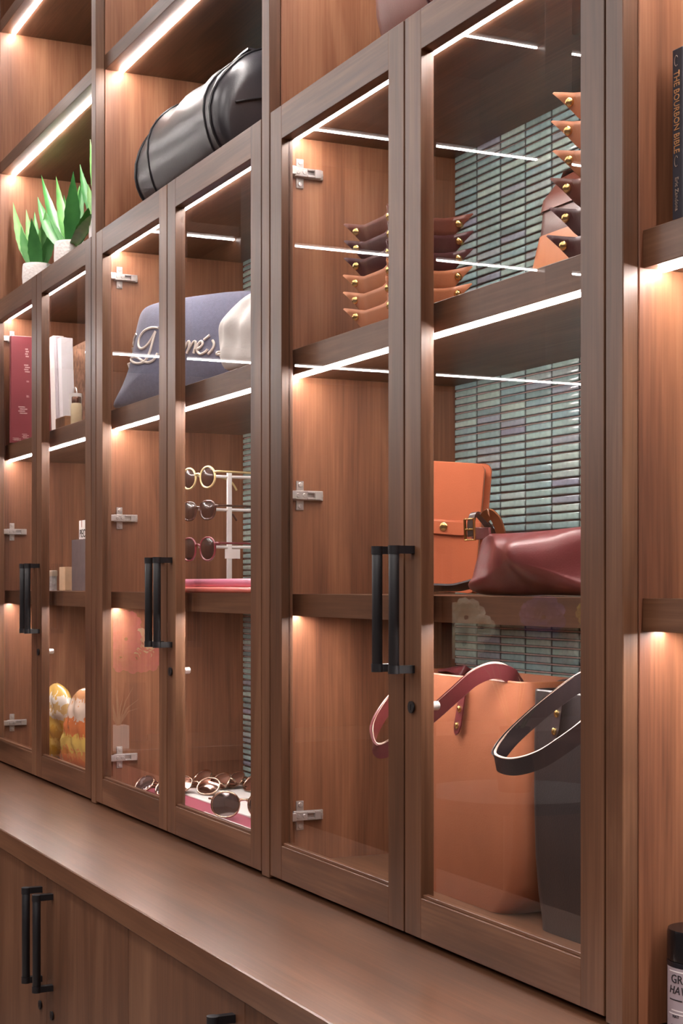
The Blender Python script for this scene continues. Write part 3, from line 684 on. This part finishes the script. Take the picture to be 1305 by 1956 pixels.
strokes = [cr([(520, 690), (470, 688), (420, 710), (385, 755), (373, 810), (385, 842), (415, 838), (455, 795), (500, 715)]), cr([(500, 715), (480, 790), (462, 855), (440, 910), (410, 945), (365, 955), (325, 942), (318, 918), (340, 905), (375, 918), (410, 940), (450, 948), (490, 925), (515, 880)]),
           cr([(356, 735), (335, 775), (322, 830), (312, 880), (300, 930), (285, 985)]),
           cr([(690, 800), (715, 788), (712, 830), (698, 880)]), cr([(700, 880), (728, 820), (750, 790), (752, 830), (735, 880)]), cr([(735, 880), (765, 820), (795, 790), (800, 815), (785, 880)]),
           cr([(788, 850), (825, 842), (852, 812), (842, 790), (818, 815), (810, 860), (835, 886), (872, 870), (890, 850)]), cr([(862, 780), (905, 745)]), cr([(925, 782), (938, 812), (925, 850), (892, 886)]), cr([(1000, 868), (965, 872), (960, 888), (990, 888), (985, 908)])]
tx = MB()
for sk in strokes: tx.tube([cu.hit(x, y, .0010) for x, y in [(p.x, p.y) for p in catmull([Vector((a, b, 0)) for a, b in sk], 4)]], .0030, 6)
tx.build('script_lettering', IVORY, t, smooth=True)
WH = plain('white_cotton', 'faf5f1', rough=.85, sheen=.2, noise=.04, bump=.15, bscale=200)
Q = lambda x, y: onY(x, y, .066)
ol = [Q(433, 706), Q(426, 680), Q(422, 650), Q(424, 622), Q(438, 598), Q(460, 576), Q(486, 558), Q(510, 556), Q(525, 580), Q(528, 640), Q(528, 690), Q(490, 700), Q(455, 706)]
wb = Puff(ol, Q(478, 640), (1, 0, 0), UP, .022, .05, lambda a, b: .004*math.sin(a*60 - b*45) + .003*math.sin(a*20 + b*90), n=4, power=.5)
mw = wb.mb(12)
for p in mw.v: p.z = max(p.z, zA)
tag(mw.build('cloth_pouch', WH, None, smooth=True, ang=80), 'plump white cotton pouch in front of the navy cushion', 'pouch')

# ------------------------------------------------------------------ sunglasses
def shades(name, label, cat_group, fm, lm, O, rot, lw=.053, lh=.042, ex=2.4, fr=.0024, tilt=0, folded=False, drop=.0, temple=None, bigtop=0.0):
    """O = middle of the bridge; x = across, y = back along the temples"""
    T = Matrix.Translation(O) @ rot; t = thing(name, O, label, 'sunglasses', cat_group)
    def lens(sg, s_=1.0):
        o = []
        for k in range(28):
            a = 2*math.pi*k/28; ca, sa = math.cos(a), math.sin(a); x = math.copysign(abs(ca)**(2/ex), ca)*lw/2*s_; z = math.copysign(abs(sa)**(2/ex), sa)*lh/2*s_
            x *= 1 + bigtop*z/lh; o.append(Vector((sg*(lw/2 + .009) + x, .35*(abs(sg*(lw/2+.009)+x)**2), z)))
        return o
    fmb = MB()
    for sg in (-1, 1):
        fmb.tube(lens(sg), fr, 8, True)
        c = Vector((sg*(lw/2 + .009), .35*(lw/2+.009)**2, 0)); L1 = lens(sg, .97)
        lm_ = MB().loft([[c + (p-c)*.02 + Vector((0, -.003, 0)) for p in L1], [c + (p-c)*.5 + Vector((0, -.0024, 0)) for p in L1], [p + Vector((0, -.0004, 0)) for p in L1], [p + Vector((0, .0008, 0)) for p in L1]]); lm_.xf(T); lm_.build('lens', lm, t, smooth=True, ang=60)
    fmb.tube([(-.010, .0003, lh*.12), (-.004, -.001, lh*.2), (.004, -.001, lh*.2), (.010, .0003, lh*.12)], fr, 8)
    for sg in (-1, 1): fmb.tube([(sg*(lw + .007), .35*(lw+.007)**2, lh*.22), (sg*(lw + .013), .35*(lw+.01)**2 + .001, lh*.24), (sg*(lw + .0145), .009, lh*.24)], fr*1.15, 8)
    fmb.xf(T); fmb.build('frame', fm, t, smooth=True, ang=60)
    for sg in (-1, 1):
        x = sg*(lw + .0145)
        if folded: pts = [(x, .009, lh*.24), (x*.9, .013 + .004*(sg > 0), lh*.24), (0, .016 + .004*(sg > 0), lh*.2), (-x*.75, .014 + .004*(sg > 0), lh*.05)]
        else: pts = [(x, .009, lh*.24), (x, .05, lh*.24), (x*.97, .10, lh*.22), (x*.94, .128, lh*.0), (x*.93, .142, -lh*.4)]
        m_ = MB().tube(catmull([Vector(p) for p in pts], 5), fr*.95, 8); m_.xf(T); m_.build('temple', temple or fm, t, smooth=True)
    return t
FRG = plain('frame_champagne', 'd9c08a', rough=.2, coat=.6, noise=.1); FRT = plain('frame_tortoise', '4a2a22', rough=.2, coat=.6, noise=.5, scale=60); FRR = plain('frame_burgundy', '7c2e38', rough=.2, coat=.6, noise=.2)
LNS = plain('lens_brown', '3a2622', rough=.06, coat=1.0, noise=.05); LNM = plain('lens_mirror_rose', 'b08d80', rough=.08, metal=1, noise=.05); FRM = plain('frame_rose_metal', 'c9a894', rough=.12, metal=1, noise=.05); LNS2 = plain('lens_smoke_mirror', '8c7f80', rough=.08, metal=.9, noise=.05)
WP = plain('white_acrylic', 'eeeae8', rough=.35, noise=.02)
YG = .115; xr = onY(400, 910, YG).x; xc = xr - .0665
t = thing('sunglasses_stand', (xc, .2, zB), 'white three-tier sunglasses stand on the middle shelf', 'stand')
yp = onX(438, 1000, xc).y
MB().box(xc - .004, xc + .004, yp - .005, yp + .005, zB + .006, onX(438, 900, xc).z).build('pole', WP, t, bevel=.001)
MB().box(xc - .07, xc + .07, yp - .06, yp + .06, zB, zB + .0058).build('base', WP, t, bevel=.001)
GZ = [onX(440, 911, xc).z, onX(440, 974, xc).z, onX(440, 1045, xc).z]
for z in GZ: MB().tube([(xc, YG + .002, z), (xc, YB - .03, z)], .0032, 10).build('arm', WP, t, smooth=True)
I3 = Matrix.Identity(4)
for z, fm, lb, ex, bt, hh in ((GZ[0], FRG, 'champagne-framed round sunglasses on the top tier of white stand', 2.0, .0, .044), (GZ[1], FRT, 'dark tortoise sunglasses on the middle tier of white stand', 2.6, .25, .038), (GZ[2], FRR, 'burgundy-framed sunglasses on the bottom tier of white stand', 2.3, .1, .048)):
    shades('sunglasses', lb, 'sunglasses in the cabinet', fm, LNS, Vector((xc, YG, z + .0035)), Matrix.Rotation(math.radians(13), 4, 'Z') @ Matrix.Translation((0, 0, -hh*.18)), lh=hh, ex=ex, bigtop=bt)
tgp = onX(428, 1056, xc + .064); tgp.y = max(tgp.y, YG + .05)
tag(MB().box(xc + .062, xc + .0632, tgp.y - .014, tgp.y + .02, tgp.z - .012, tgp.z + .008).build('price_tag', WP, None, bevel=.0003), 'small blank white tag hanging from burgundy-framed sunglasses', 'tag')
# flat pouches in front of the stand
PK = plain('pink_vinyl', 'e58aa8', rough=.3, coat=.3, noise=.05); SAL = plain('salmon_vinyl', 'ee8078', rough=.3, coat=.3, noise=.05)
x0 = onY(322, 1120, .06).x; x1 = onY(505, 1120, .06).x
tag(MB().loft([rrect(x0 + a, x1 - a, .050 + a, .10 - a, zB + z, .006) for a, z in ((.003, 0), (0, .004), (0, .008), (.003, .011))]).build('flat_pouch', SAL, None, smooth=True, ang=60), 'flat salmon vinyl pouch lying under the pink one', 'pouch')
tag(MB().loft([rrect(x0 - .004 + a, x1 - .06 - a, .064 + a, .112 - a, zB + .0112 + z, .006) for a, z in ((.003, 0), (0, .003), (0, .013), (.003, .016))]).build('flat_pouch', PK, None, smooth=True, ang=60), 'flat pink vinyl pouch lying before the sunglasses stand', 'pouch')
# mats and sunglasses on the floor of that cabinet
BMAT = plain('burgundy_card', 'a34a5e', rough=.7, noise=.04); WC = plain('white_card', 'ece4e0', rough=.6, noise=.02)
xa, xb = max(onZ(252, 1500, zF).x, XL[1] + .012), XL[1] + W_IN - .03
tag(MB().box(xa, xb, .034, .33, zF, zF + .004).build('display_board', BMAT, None, bevel=.0006), 'flat burgundy board on the floor of the sunglasses cabinet', 'board')
zc = zF + .0045
tag(MB().box(xa + .02, xb - .02, .155, .325, zc, zc + .003).build('display_card', WC, None, bevel=.0004), 'long white card lying on the rear of burgundy board', 'card')
xq = onZ(392, 1553, zc).x
tag(MB().box(xq, xb - .02, .044, .098, zc, zc + .003).build('display_card', WC, None, bevel=.0004), 'short white card lying on the front of burgundy board', 'card')
zg = zc + .0035
def lay(px, py, yaw, lb, fm=FRM, lm=LNM, y=None, lh=.044, z=zg, pitch=-58):
    p = onZ(px, py, z) if y is None else onY(px, py, y); rot = Matrix.Rotation(math.radians(yaw), 4, 'Z') @ Matrix.Rotation(math.radians(pitch), 4, 'X')
    t = shades('sunglasses', lb, 'sunglasses in the cabinet', fm, lm, Vector((p.x, p.y, z + .02)), rot, lw=.056, lh=lh, ex=2.2, fr=.0022, folded=True)
    zmin = min((c.matrix_world if False else Matrix.Translation(Vector(t.location))) @ v.co for c in t.children for v in c.data.vertices) if False else min(v.co.z for c in t.children for v in c.data.vertices)
    t.location.z += z - (t.location.z + zmin) + .0002; WLOC[t.name] = t.location.copy(); return t
lay(372, 1516, 35, 'rose metal sunglasses at the end of white card, before burgundy stripe', pitch=-42)
lay(404, 1504, 15, 'rose metal sunglasses behind another pair on long white card', pitch=-42)
lay(466, 1508, 10, 'rose mirrored sunglasses on long white card behind short card', pitch=-42)
lay(466, 1563, 62, 'smoke mirrored sunglasses standing on the short white card', lm=LNS2, pitch=-8, lh=.05)
lay(296, 1516, 20, 'sunglasses at hinge end of long white card', lm=LNS2, pitch=-42)

# ------------------------------------------------------------------ left cabinet: books, jars, snacks
RED = plain('red_cover', '8f3b44', rough=.4, coat=.2, noise=.12, scale=12); PAP = plain('paper_white', 'ece2de', rough=.7, noise=.03)
xk = -4.42
a, b = onX(21, 845, xk), onX(97, 830, xk); ztp = onX(40, 642, xk).z
t = thing('red_book', (xk, (a.y + b.y)/2, zA), 'tall red book with pale print standing beside white magazines', 'book')
MB().box(xk - .018, xk, a.y, b.y, zA, ztp).build('cover', RED, t, bevel=.001)
MB().box(xk - .0165, xk - .0015, a.y + .003, b.y + .0008, zA + .002, ztp + .0006).build('pages', PAP, t)
mk = MB()
for (px0, px1, py0, py1) in ((48, 55, 664, 682), (46, 57, 695, 711), (50, 56, 727, 730), (50, 56, 755, 759), (35, 52, 775, 790), (24, 40, 836, 841), (42, 55, 828, 837)):
    p, q = onX(px0, py1, xk), onX(px1, py0, xk); [mk.box(xk, xk + .0006, p.y + (q.y-p.y)*(.0 if k_ % 2 else .15), p.y + (q.y-p.y)*(.75 if k_ % 2 else 1), p.z + (q.z-p.z)*k_/4, p.z + (q.z-p.z)*(k_+.55)/4) for k_ in range(4)]
mk.build('print', plain('pale_print', 'd7b4b0', rough=.7, noise=.3, scale=300), t)
def slab(name, label, cat, px0, px1, pyt, y, dz0, depth, mat, lean=0, z0=None, pagem=None):
    z0 = zA if z0 is None else z0; p = onY(px0, 800, y); q = onY(px1, 800, y); zt_ = onY((px0+px1)/2, pyt, y).z
    m_ = MB().loft([[Vector((x + lean*(z - z0), yy, z)) for x, yy in ((p.x, y), (q.x, y), (q.x, y + depth), (p.x, y + depth))] for z in (z0, zt_)])
    return tag(m_.build(name, mat, None, bevel=.0008), label, cat)
slab('magazine', 'leaning white magazine next to the red book', 'magazine', 99, 107, 640, .12, 0, .03, PAP, lean=-.10)
slab('magazine', 'thin grey-white magazine between two white ones', 'magazine', 108, 112, 641, .12, 0, .03, plain('paper_grey', 'b9aeb4', rough=.6, noise=.05), lean=-.10)
slab('magazine', 'wide white magazine block behind the capped jar', 'magazine', 115, 121, 643, .122, 0, .034, plain('paper_cool', 'e0d9dc', rough=.6, noise=.03), lean=-.10)
PAT = plain('floral_print', 'a87f66', rough=.6, noise=.6, scale=60)
slab('patterned_box', 'tan floral box standing at the end behind the jar', 'box', 138, 170, 655, .215, 0, .08, PAT)
p = onY(146, 805, .075)
JAR = plain('cream_label', 'd9c6a2', rough=.4, noise=.1, scale=90)
t = thing('jar', (p.x, p.y, zA), 'small capped jar with cream label in front of white magazines', 'jar')
rj = .0145; hj = onY(143, 762, .08).z - zA
MB().lathe([(.0001, 0), (rj*.95, 0), (rj, .002), (rj, hj*.72), (rj*.85, hj*.8), (rj*.7, hj*.82), (rj*.7, hj*.86), (.0001, hj*.86)], (p.x, p.y, zA), 28).build('body', JAR, t, smooth=True)
MB().lathe([(rj*.8, hj*.78), (rj*.82, hj*.8), (rj*.82, hj), (rj*.76, hj*1.02), (.0001, hj*1.02)], (p.x, p.y, zA), 28).build('cap', plain('bronze_cap', '7a5546', rough=.25, metal=.8, noise=.05), t, smooth=True)
p = onY(144, 800, .115)
t = thing('white_canister', (p.x, p.y, zA), 'white canister with steel wire bail standing behind small jar', 'canister')
rc = .0165; hc = onY(144, 752, .115).z - zA
MB().lathe([(.0001, 0), (rc, 0), (rc, hc*.86), (rc*1.05, hc*.87), (rc*1.05, hc), (.0001, hc)], (p.x, p.y, zA), 32).build('body', WP, t, smooth=True)
MB().tube([Vector((p.x + rc*1.02*math.cos(a_), p.y - .001, zA + hc + .016*math.sin(a_))) for a_ in [math.pi*k/16 for k in range(17)]], .0018, 8).build('bail', M['chrome'], t, smooth=True)
slab('wooden_box', 'low gold-edged wooden box in front of the magazines', 'box', 106, 124, 797, .058, 0, .022, plain('box_wood', 'a8764f', rough=.4, noise=.3, scale=50))
# middle shelf
p = onY(150, 1100, .10)
t = thing('card_holder', (p.x, p.y, zB), 'clear-grey card holder with white printed card at shelf end', 'card')
x0, x1 = onY(137, 1100, .10).x, onY(172, 1100, .10).x
zt1, zt2 = onY(150, 1030, .10).z, onY(150, 993, .10).z
MB().box(x0, x1, .10, .145, zB, zt1).build('holder', plain('grey_acrylic', '8d8186', rough=.2, coat=.5, noise=.1), t, bevel=.001)
cd_ = MB().box(x0 + .006, x1 - .004, .118, .121, zt1 - .002, zt2).build('card', PAP, t)
tm = text_mesh('PEC', .030); tm.xf(Matrix.Translation((x0 + .012, .1176, zt1 + .006)) @ Matrix.Rotation(math.radians(90), 4, 'X')); tm.build('print', M['dark'], cd_)
tm = text_mesh('I', .030); tm.xf(Matrix.Translation((x0 + .028, .1176, zt1 + .032)) @ Matrix.Rotation(math.radians(90), 4, 'X')); tm.build('print', plain('red_print', 'a05548', rough=.7, noise=.05), cd_)
slab('kraft_box', 'small kraft box with dark side between tin and card holder', 'box', 113, 124, 1083, .135, 0, .03, plain('kraft', 'c9a585', rough=.8, noise=.1), z0=zB)
p = onY(94, 1120, .085)
t = thing('tin', (p.x, p.y, zB), 'small round grey tin with pale lid next to kraft box', 'tin'); hh = onY(97, 1090, .10).z - zB; rr = .021
MB().lathe([(.0001, 0), (rr, 0), (rr, hh*.78), (.0001, hh*.78)], (p.x, p.y, zB), 28).build('body', plain('tin_label', 'b4acac', rough=.4, noise=.35, scale=120), t, smooth=True)
MB().lathe([(rr*1.04, hh*.72), (rr*1.06, hh*.74), (rr*1.06, hh*.98), (rr, hh), (.0001, hh)], (p.x, p.y, zB), 28).build('lid', plain('tin_lid', 'dcc9b4', rough=.3, metal=.4, noise=.05), t, smooth=True)
# snack bags
def snack(name, label, px, mats, y):
    S = lambda a, b: onY(a, b, y)
    ol = [S(*q) for q in px]; zmin = min(p.z for p in ol)
    for p in ol: p.z = max(zF + .001, p.z - zmin + zF)
    cx = sum(p.x for p in ol)/len(ol); cz = sum(p.z for p in ol)/len(ol)
    pf = Puff(ol, Vector((cx, y, cz)), (1, 0, 0), UP, .03, .026, lambda a, b: .003*math.sin(a*90 + b*60) + .002*math.sin(b*150), n=4, power=.5)
    m_ = pf.mb(9)
    for p in m_.v: p.z = max(p.z, zF)
    return tag(m_.build(name, mats, None, smooth=True, ang=80), label, 'snack bag', 'snack bags on the cabinet floor')
def snackmat(name, stops):
    m, nt, b = newmat(name); L = nt.links.new; tc = nt.nodes.new('ShaderNodeTexCoord'); sp = nt.nodes.new('ShaderNodeSeparateXYZ'); L(tc.outputs['Generated'], sp.inputs[0])
    n = nt.nodes.new('ShaderNodeTexNoise'); n.inputs['Scale'].default_value = 60; L(tc.outputs['Object'], n.inputs['Vector'])
    a = nt.nodes.new('ShaderNodeMath'); a.operation = 'MULTIPLY_ADD'; a.inputs[1].default_value = .3; L(n.outputs['Fac'], a.inputs[0]); L(sp.outputs['Z'], a.inputs[2])
    r = ramp(nt, stops); r.color_ramp.interpolation = 'CONSTANT'; L(a.outputs[0], r.inputs[0]); L(r.outputs[0], b.inputs['Base Color']); setp(b, rough=.22, coat=.6); return m
snack('snack_bag', 'yellow snack bag with white top, leaning against the orange one', [(91, 1438), (90, 1380), (91, 1320), (100, 1298), (110, 1293), (125, 1305), (132, 1330), (130, 1370), (122, 1410), (112, 1440)], snackmat('yellow_snack', [(0, lin('cfc4bd')), (.2, lin('dfa83e')), (.34, lin('e9bf62')), (.46, lin('d9a03a')), (.62, lin('e6b95a')), (.72, lin('ecdccb')), (.82, lin('d8b27a')), (.9, lin('eadfd4')), (1.0, lin('dcb060'))]), .085)
snack('snack_bag', 'orange snack bag with yellow band beside the yellow bag', [(124, 1430), (123, 1400), (131, 1355), (143, 1305), (155, 1284), (172, 1284), (184, 1310), (188, 1380), (184, 1436), (150, 1446)], snackmat('orange_snack', [(0, lin('e6d9cf')), (.2, lin('ea7d4e')), (.34, lin('ef9a5a')), (.44, lin('efc86a')), (.60, lin('ea8550')), (.8, lin('ecd3c2')), (1.0, lin('e0a070'))]), .065)

# ------------------------------------------------------------------ open bay: book and bottle
yb_ = .047; zb_ = SH_A[1] + .0004
x0 = onY(1284, 300, yb_).x; x1 = onY(1303, 300, yb_).x; ztp = onY(1293, 92, yb_).z
NV = plain('book_cloth_black', '23222c', rough=.55, noise=.1, scale=80)
t = thing('book', ((x0+x1)/2, yb_ + .08, zb_), 'tall black book with orange spine lettering on open shelf', 'book')
MB().box(x0, x1 + .001, yb_, yb_ + .0035, zb_, ztp).build('spine', NV, t, bevel=.0012)
MB().box(x0, x0 + .003, yb_ + .0036, yb_ + .16, zb_, ztp).build('cover', NV, t, bevel=.0005)
MB().box(x1 - .002, x1 + .001, yb_ + .0036, yb_ + .16, zb_, ztp).build('cover', plain('book_cover_lilac', '8a8296', rough=.5, noise=.1), t, bevel=.0005)
MB().box(x0 + .0032, x1 - .0022, yb_ + .006, yb_ + .156, zb_ + .002, ztp - .003).build('pages', PAP, t)
SPT = plain('orange_foil', 'b98655', rough=.45, noise=.05); SPG = plain('grey_foil', '8c7a6c', rough=.5, noise=.05)
def spine_text(body, size, ztop, mat, sx=1.0, xo=0.0):
    m_ = text_mesh(body, size); ys = [p.y for p in m_.v]; mid = (min(ys) + max(ys))/2
    m_.xf(Matrix.Translation(((x0 + x1)/2 + xo, yb_ - .0003, ztop)) @ Matrix(((0, 1, 0, 0), (0, 0, 1, 0), (-1, 0, 0, 0), (0, 0, 0, 1))) @ Matrix.Diagonal((sx, 1, 1, 1)) @ Matrix.Translation((0, -mid, 0)))
    m_.build('lettering', mat, t); return m_
zl = lambda py: onY(1293, py, yb_).z
def fit(body, size, pya, pyb, mat):
    m_ = text_mesh(body, size); L_ = max(p.x for p in m_.v) - min(p.x for p in m_.v); spine_text(body, size, zl(pya), mat, (zl(pya) - zl(pyb))/L_)
fit('THE BOURBON BIBLE', .0135, 135, 292, SPT); fit('Eric Zandona', .008, 338, 402, SPG)
for pya in (108, 300):
    c = onY(1292, pya + 8, yb_ - .0006); MB().tube([c + Vector((.003*math.cos(a_), 0, .006*math.sin(a_*1.0))) for a_ in [math.pi*(.2 + 1.5*k/10) for k in range(11)]], .0004, 5).build('ornament', SPG, t)
# bottle
rb = .035; zc_ = ZT + .0004
yb2 = .072; xbt = -1.425
t = thing('spray_bottle', (xbt, yb2, zc_), 'black bottle with grey printed label on the countertop', 'bottle')
ztop = onY(1300, 1762, yb2).z - zc_; zlab1 = onY(1300, 1828, yb2).z - zc_; zlab0 = .012
MB().lathe([(.0001, 0), (rb*.96, 0), (rb, .003), (rb, zlab1 + .003), (rb*.985, zlab1 + .0045), (.0001, zlab1 + .005)], (xbt, yb2, zc_), 48).build('body', plain('bottle_black', '16141a', rough=.3, noise=.05), t, smooth=True)
MB().lathe([(rb*.9, zlab1 + .004), (rb*1.0, zlab1 + .0055), (rb*1.0, ztop - .004), (rb*.97, ztop), (rb*.2, ztop + .0004), (.0001, ztop)], (xbt, yb2, zc_), 48).build('cap', plain('cap_black', '100f12', rough=.25, noise=.05), t, smooth=True)
aim = math.atan2(CAM.y - yb2, CAM.x - xbt)
def wrap(m_, r, s0):   # flat (x, y) lettering -> round the bottle; s0 = arc angle of x = 0 (positive = to the viewer's right)
    for p in m_.v:
        a_ = aim + s0 + p.x / r; z = p.y; rr = r + p.z; p.x, p.y, p.z = xbt + rr*math.cos(a_), yb2 + rr*math.sin(a_), zc_ + z
    return m_
LB = MB(); nA = 24; h0, h1 = .004, zlab1 - .001; a0, a1 = -1.32, 1.35
LB.loft([[Vector(((a0 + (a1-a0)*k/nA)*(rb+.0003), z, 0)) for k in range(nA+1)] for z in (h0, h1)], closed=False)
lab = wrap(LB, rb + .0004, 0).build('label', plain('label_grey', 'a79ba3', rough=.4, noise=.06), t, smooth=True)
INK = plain('ink_black', '242026', rough=.6, noise=.05); INW = plain('ink_white', 'efe9ea', rough=.6, noise=.03)
def lbl(body, size, z, a_, mat, shear=0): 
    m_ = text_mesh(body, size, .0002, shear); m_.xf(Matrix.Translation((0, z, 0))); wrap(m_, rb + .0008, a_).build('lettering', mat, lab)
lbl('GR', .0135, h1 - .0165, -1.0, INK); lbl('HAV', .0125, h1 - .0285, -1.1, INK, .25); lbl('NAT', .0048, h1 - .055, -.92, INK)
for (zz, aa, L_, mt) in ((h1 - .0045, -1.1, .03, INW), (h1 - .036, -1.08, .02, INK), (h1 - .0475, -.98, .022, INW), (h1 - .0515, -1.12, .03, INW), (h1 - .064, -.98, .012, INK)):
    m_ = MB(); m_.loft([[Vector((L_*k/8, z, 0)) for k in range(9)] for z in (0, .0014)], closed=False)
    for p in m_.v: p.y += zz
    wrap(m_, rb + .0008, aa).build('print_bar', mt, lab)

# ------------------------------------------------------------------ things seen mirrored in the glass
def mirrored(p): return Vector((p.x, -p.y, p.z))
STEM = plain('stem_green', '4f6a3a', rough=.6, noise=.2)
def bloom(center, r, mat, core, parent, face, petals=9):
    face = face.normalized(); a = face.orthogonal().normalized(); b = face.cross(a)
    mb = MB()
    for ring, (n, rad, lift, wd) in enumerate(((petals, r, .15, .62), (petals - 2, r*.72, .42, .5), (petals - 4, r*.42, .6, .34))):
        for k in range(n):
            g = 2*math.pi*(k + .5*ring)/n; d = a*math.cos(g) + b*math.sin(g); e = face.cross(d); L_ = []
            for q in (0.05, .35, .7, .92, 1.0):
                hw = r*wd*math.sin(math.pi*min(.93, .12 + q*.78))*.75; h = r*(lift*q*q*1.1 - .1*(q > .95))
                L_.append([center + d*rad*q + e*hw*c_ + face*(h + .12*r*abs(c_)**2) for c_ in (-1, -.5, 0, .5, 1)])
            mb.loft(L_, closed=False)
    f = mb.build('bloom', mat, parent, smooth=True, ang=80)
    MB().lathe([(.0001, 0), (r*.1, 0), (r*.12, r*.08), (.0001, r*.14)], (0, 0, 0), 10).xf(Matrix.Translation(center) @ face.to_track_quat('Z', 'Y').to_matrix().to_4x4()).build('core', core, f, smooth=True)
    return f
WPET = plain('petal_white', 'f1ecd8', rough=.6, noise=.06); PPET = plain('petal_purple', '7c5a9a', rough=.6, noise=.15); YPET = plain('petal_yellow', 'e3c24a', rough=.6, noise=.1); KPET = plain('petal_pink', 'e8508e', rough=.6, noise=.15); CORE = plain('flower_core', '30302a', rough=.8, noise=.1)
tv = 3.45
def virt(px, py, tq=tv): return mirrored(CAM + ray(px, py)*tq)
c = virt(965, 1200)
t = thing('pedestal_table', (c.x, c.y, 0), 'slim round black pedestal table in the aisle', 'table')
ztab = .98
MB().lathe([(.0001, 0), (.15, 0), (.15, .015), (.03, .02), (.025, ztab - .03), (.20, ztab - .025), (.21, ztab), (.0001, ztab)], (c.x, c.y, 0), 40).build('table_body', M['black'], t, smooth=True, ang=40)
t = thing('flower_vase', (c.x, c.y, ztab + .0005), 'vase of white, purple and yellow flowers on pedestal table', 'flowers')
MB().lathe([(.0001, 0), (.035, 0), (.042, .05), (.03, .12), (.034, .14), (.028, .14), (.024, .12), (.0001, .11)], (c.x, c.y, ztab + .0005), 32).build('vase', plain('vase_dark', '241d1b', rough=.2, noise=.03), t, smooth=True)
vb = Vector((c.x, c.y, ztab + .11))
face = mirrored(CAM + Vector((0, 0, .02))) ; 
for px, py, r, mt in ((872, 1180, .044, WPET), (868, 1230, .046, WPET), (902, 1200, .030, WPET), (1020, 1180, .05, PPET), (1000, 1172, .03, PPET), (1108, 1172, .03, YPET), (1115, 1240, .042, WPET)):
    p = virt(px, py, tv + random.uniform(-.04, .04)); fdir = (Vector((0, -.0, 1.43)) + Vector((-1.9, .0, 0)) - p) + Vector((0, 0, .15))
    bloom(p, r, mt, CORE, t, fdir)
    MB().tube([vb, vb + (p - vb)*.5 + Vector((0, 0, .04)), p], .002, 6).build('stem', STEM, t, smooth=True)
# far counter: pink bouquet and white pot
zfc = .8905
p0 = mirrored(onX(245, 1205, FX - .3))
t = thing('pink_bouquet', (p0.x, p0.y, zfc), 'pink bouquet in white vase on the far counter', 'flowers')
MB().lathe([(.0001, 0), (.045, 0), (.05, .1), (.035, .2), (.0001, .2)], (p0.x, p0.y, zfc), 28).build('vase', plain('vase_smoke', '4a3a34', rough=.1, coat=.5, noise=.03), t, smooth=True)
for k in range(7):
    q = Vector((p0.x + random.uniform(-.05, .05), p0.y + random.uniform(-.07, .07), p0.z + random.uniform(-.1, .09))); bloom(q, .055, KPET if k else WPET, CORE, t, Vector((1, random.uniform(-.4, .4), .3)))
p0 = mirrored(onX(212, 1408, FX - .06))
t = thing('potted_grass', (p0.x, p0.y, zfc), 'spiky air plant in white square pot on the far counter', 'plant')
MB().loft([rrect(p0.x - .03, p0.x + .03, p0.y - .03, p0.y + .03, zfc + z, .006) for z in (0, .075)]).build('pot', WP, t, smooth=True, ang=40)
for k in range(11):
    a_ = k*2.4; d = Vector((math.cos(a_)*.05, math.sin(a_)*.07, .10 + .04*math.sin(k*1.7))); b_ = Vector((p0.x, p0.y, zfc + .07))
    MB().tube([b_, b_ + d*.5 + Vector((0, 0, .02)), b_ + d], .003, 6, scale=lambda q: 1 - .85*q).build('leaf', plain('air_plant', '9a8f78', rough=.6, noise=.1) if k == 0 else bpy.data.materials['air_plant'], t, smooth=True)
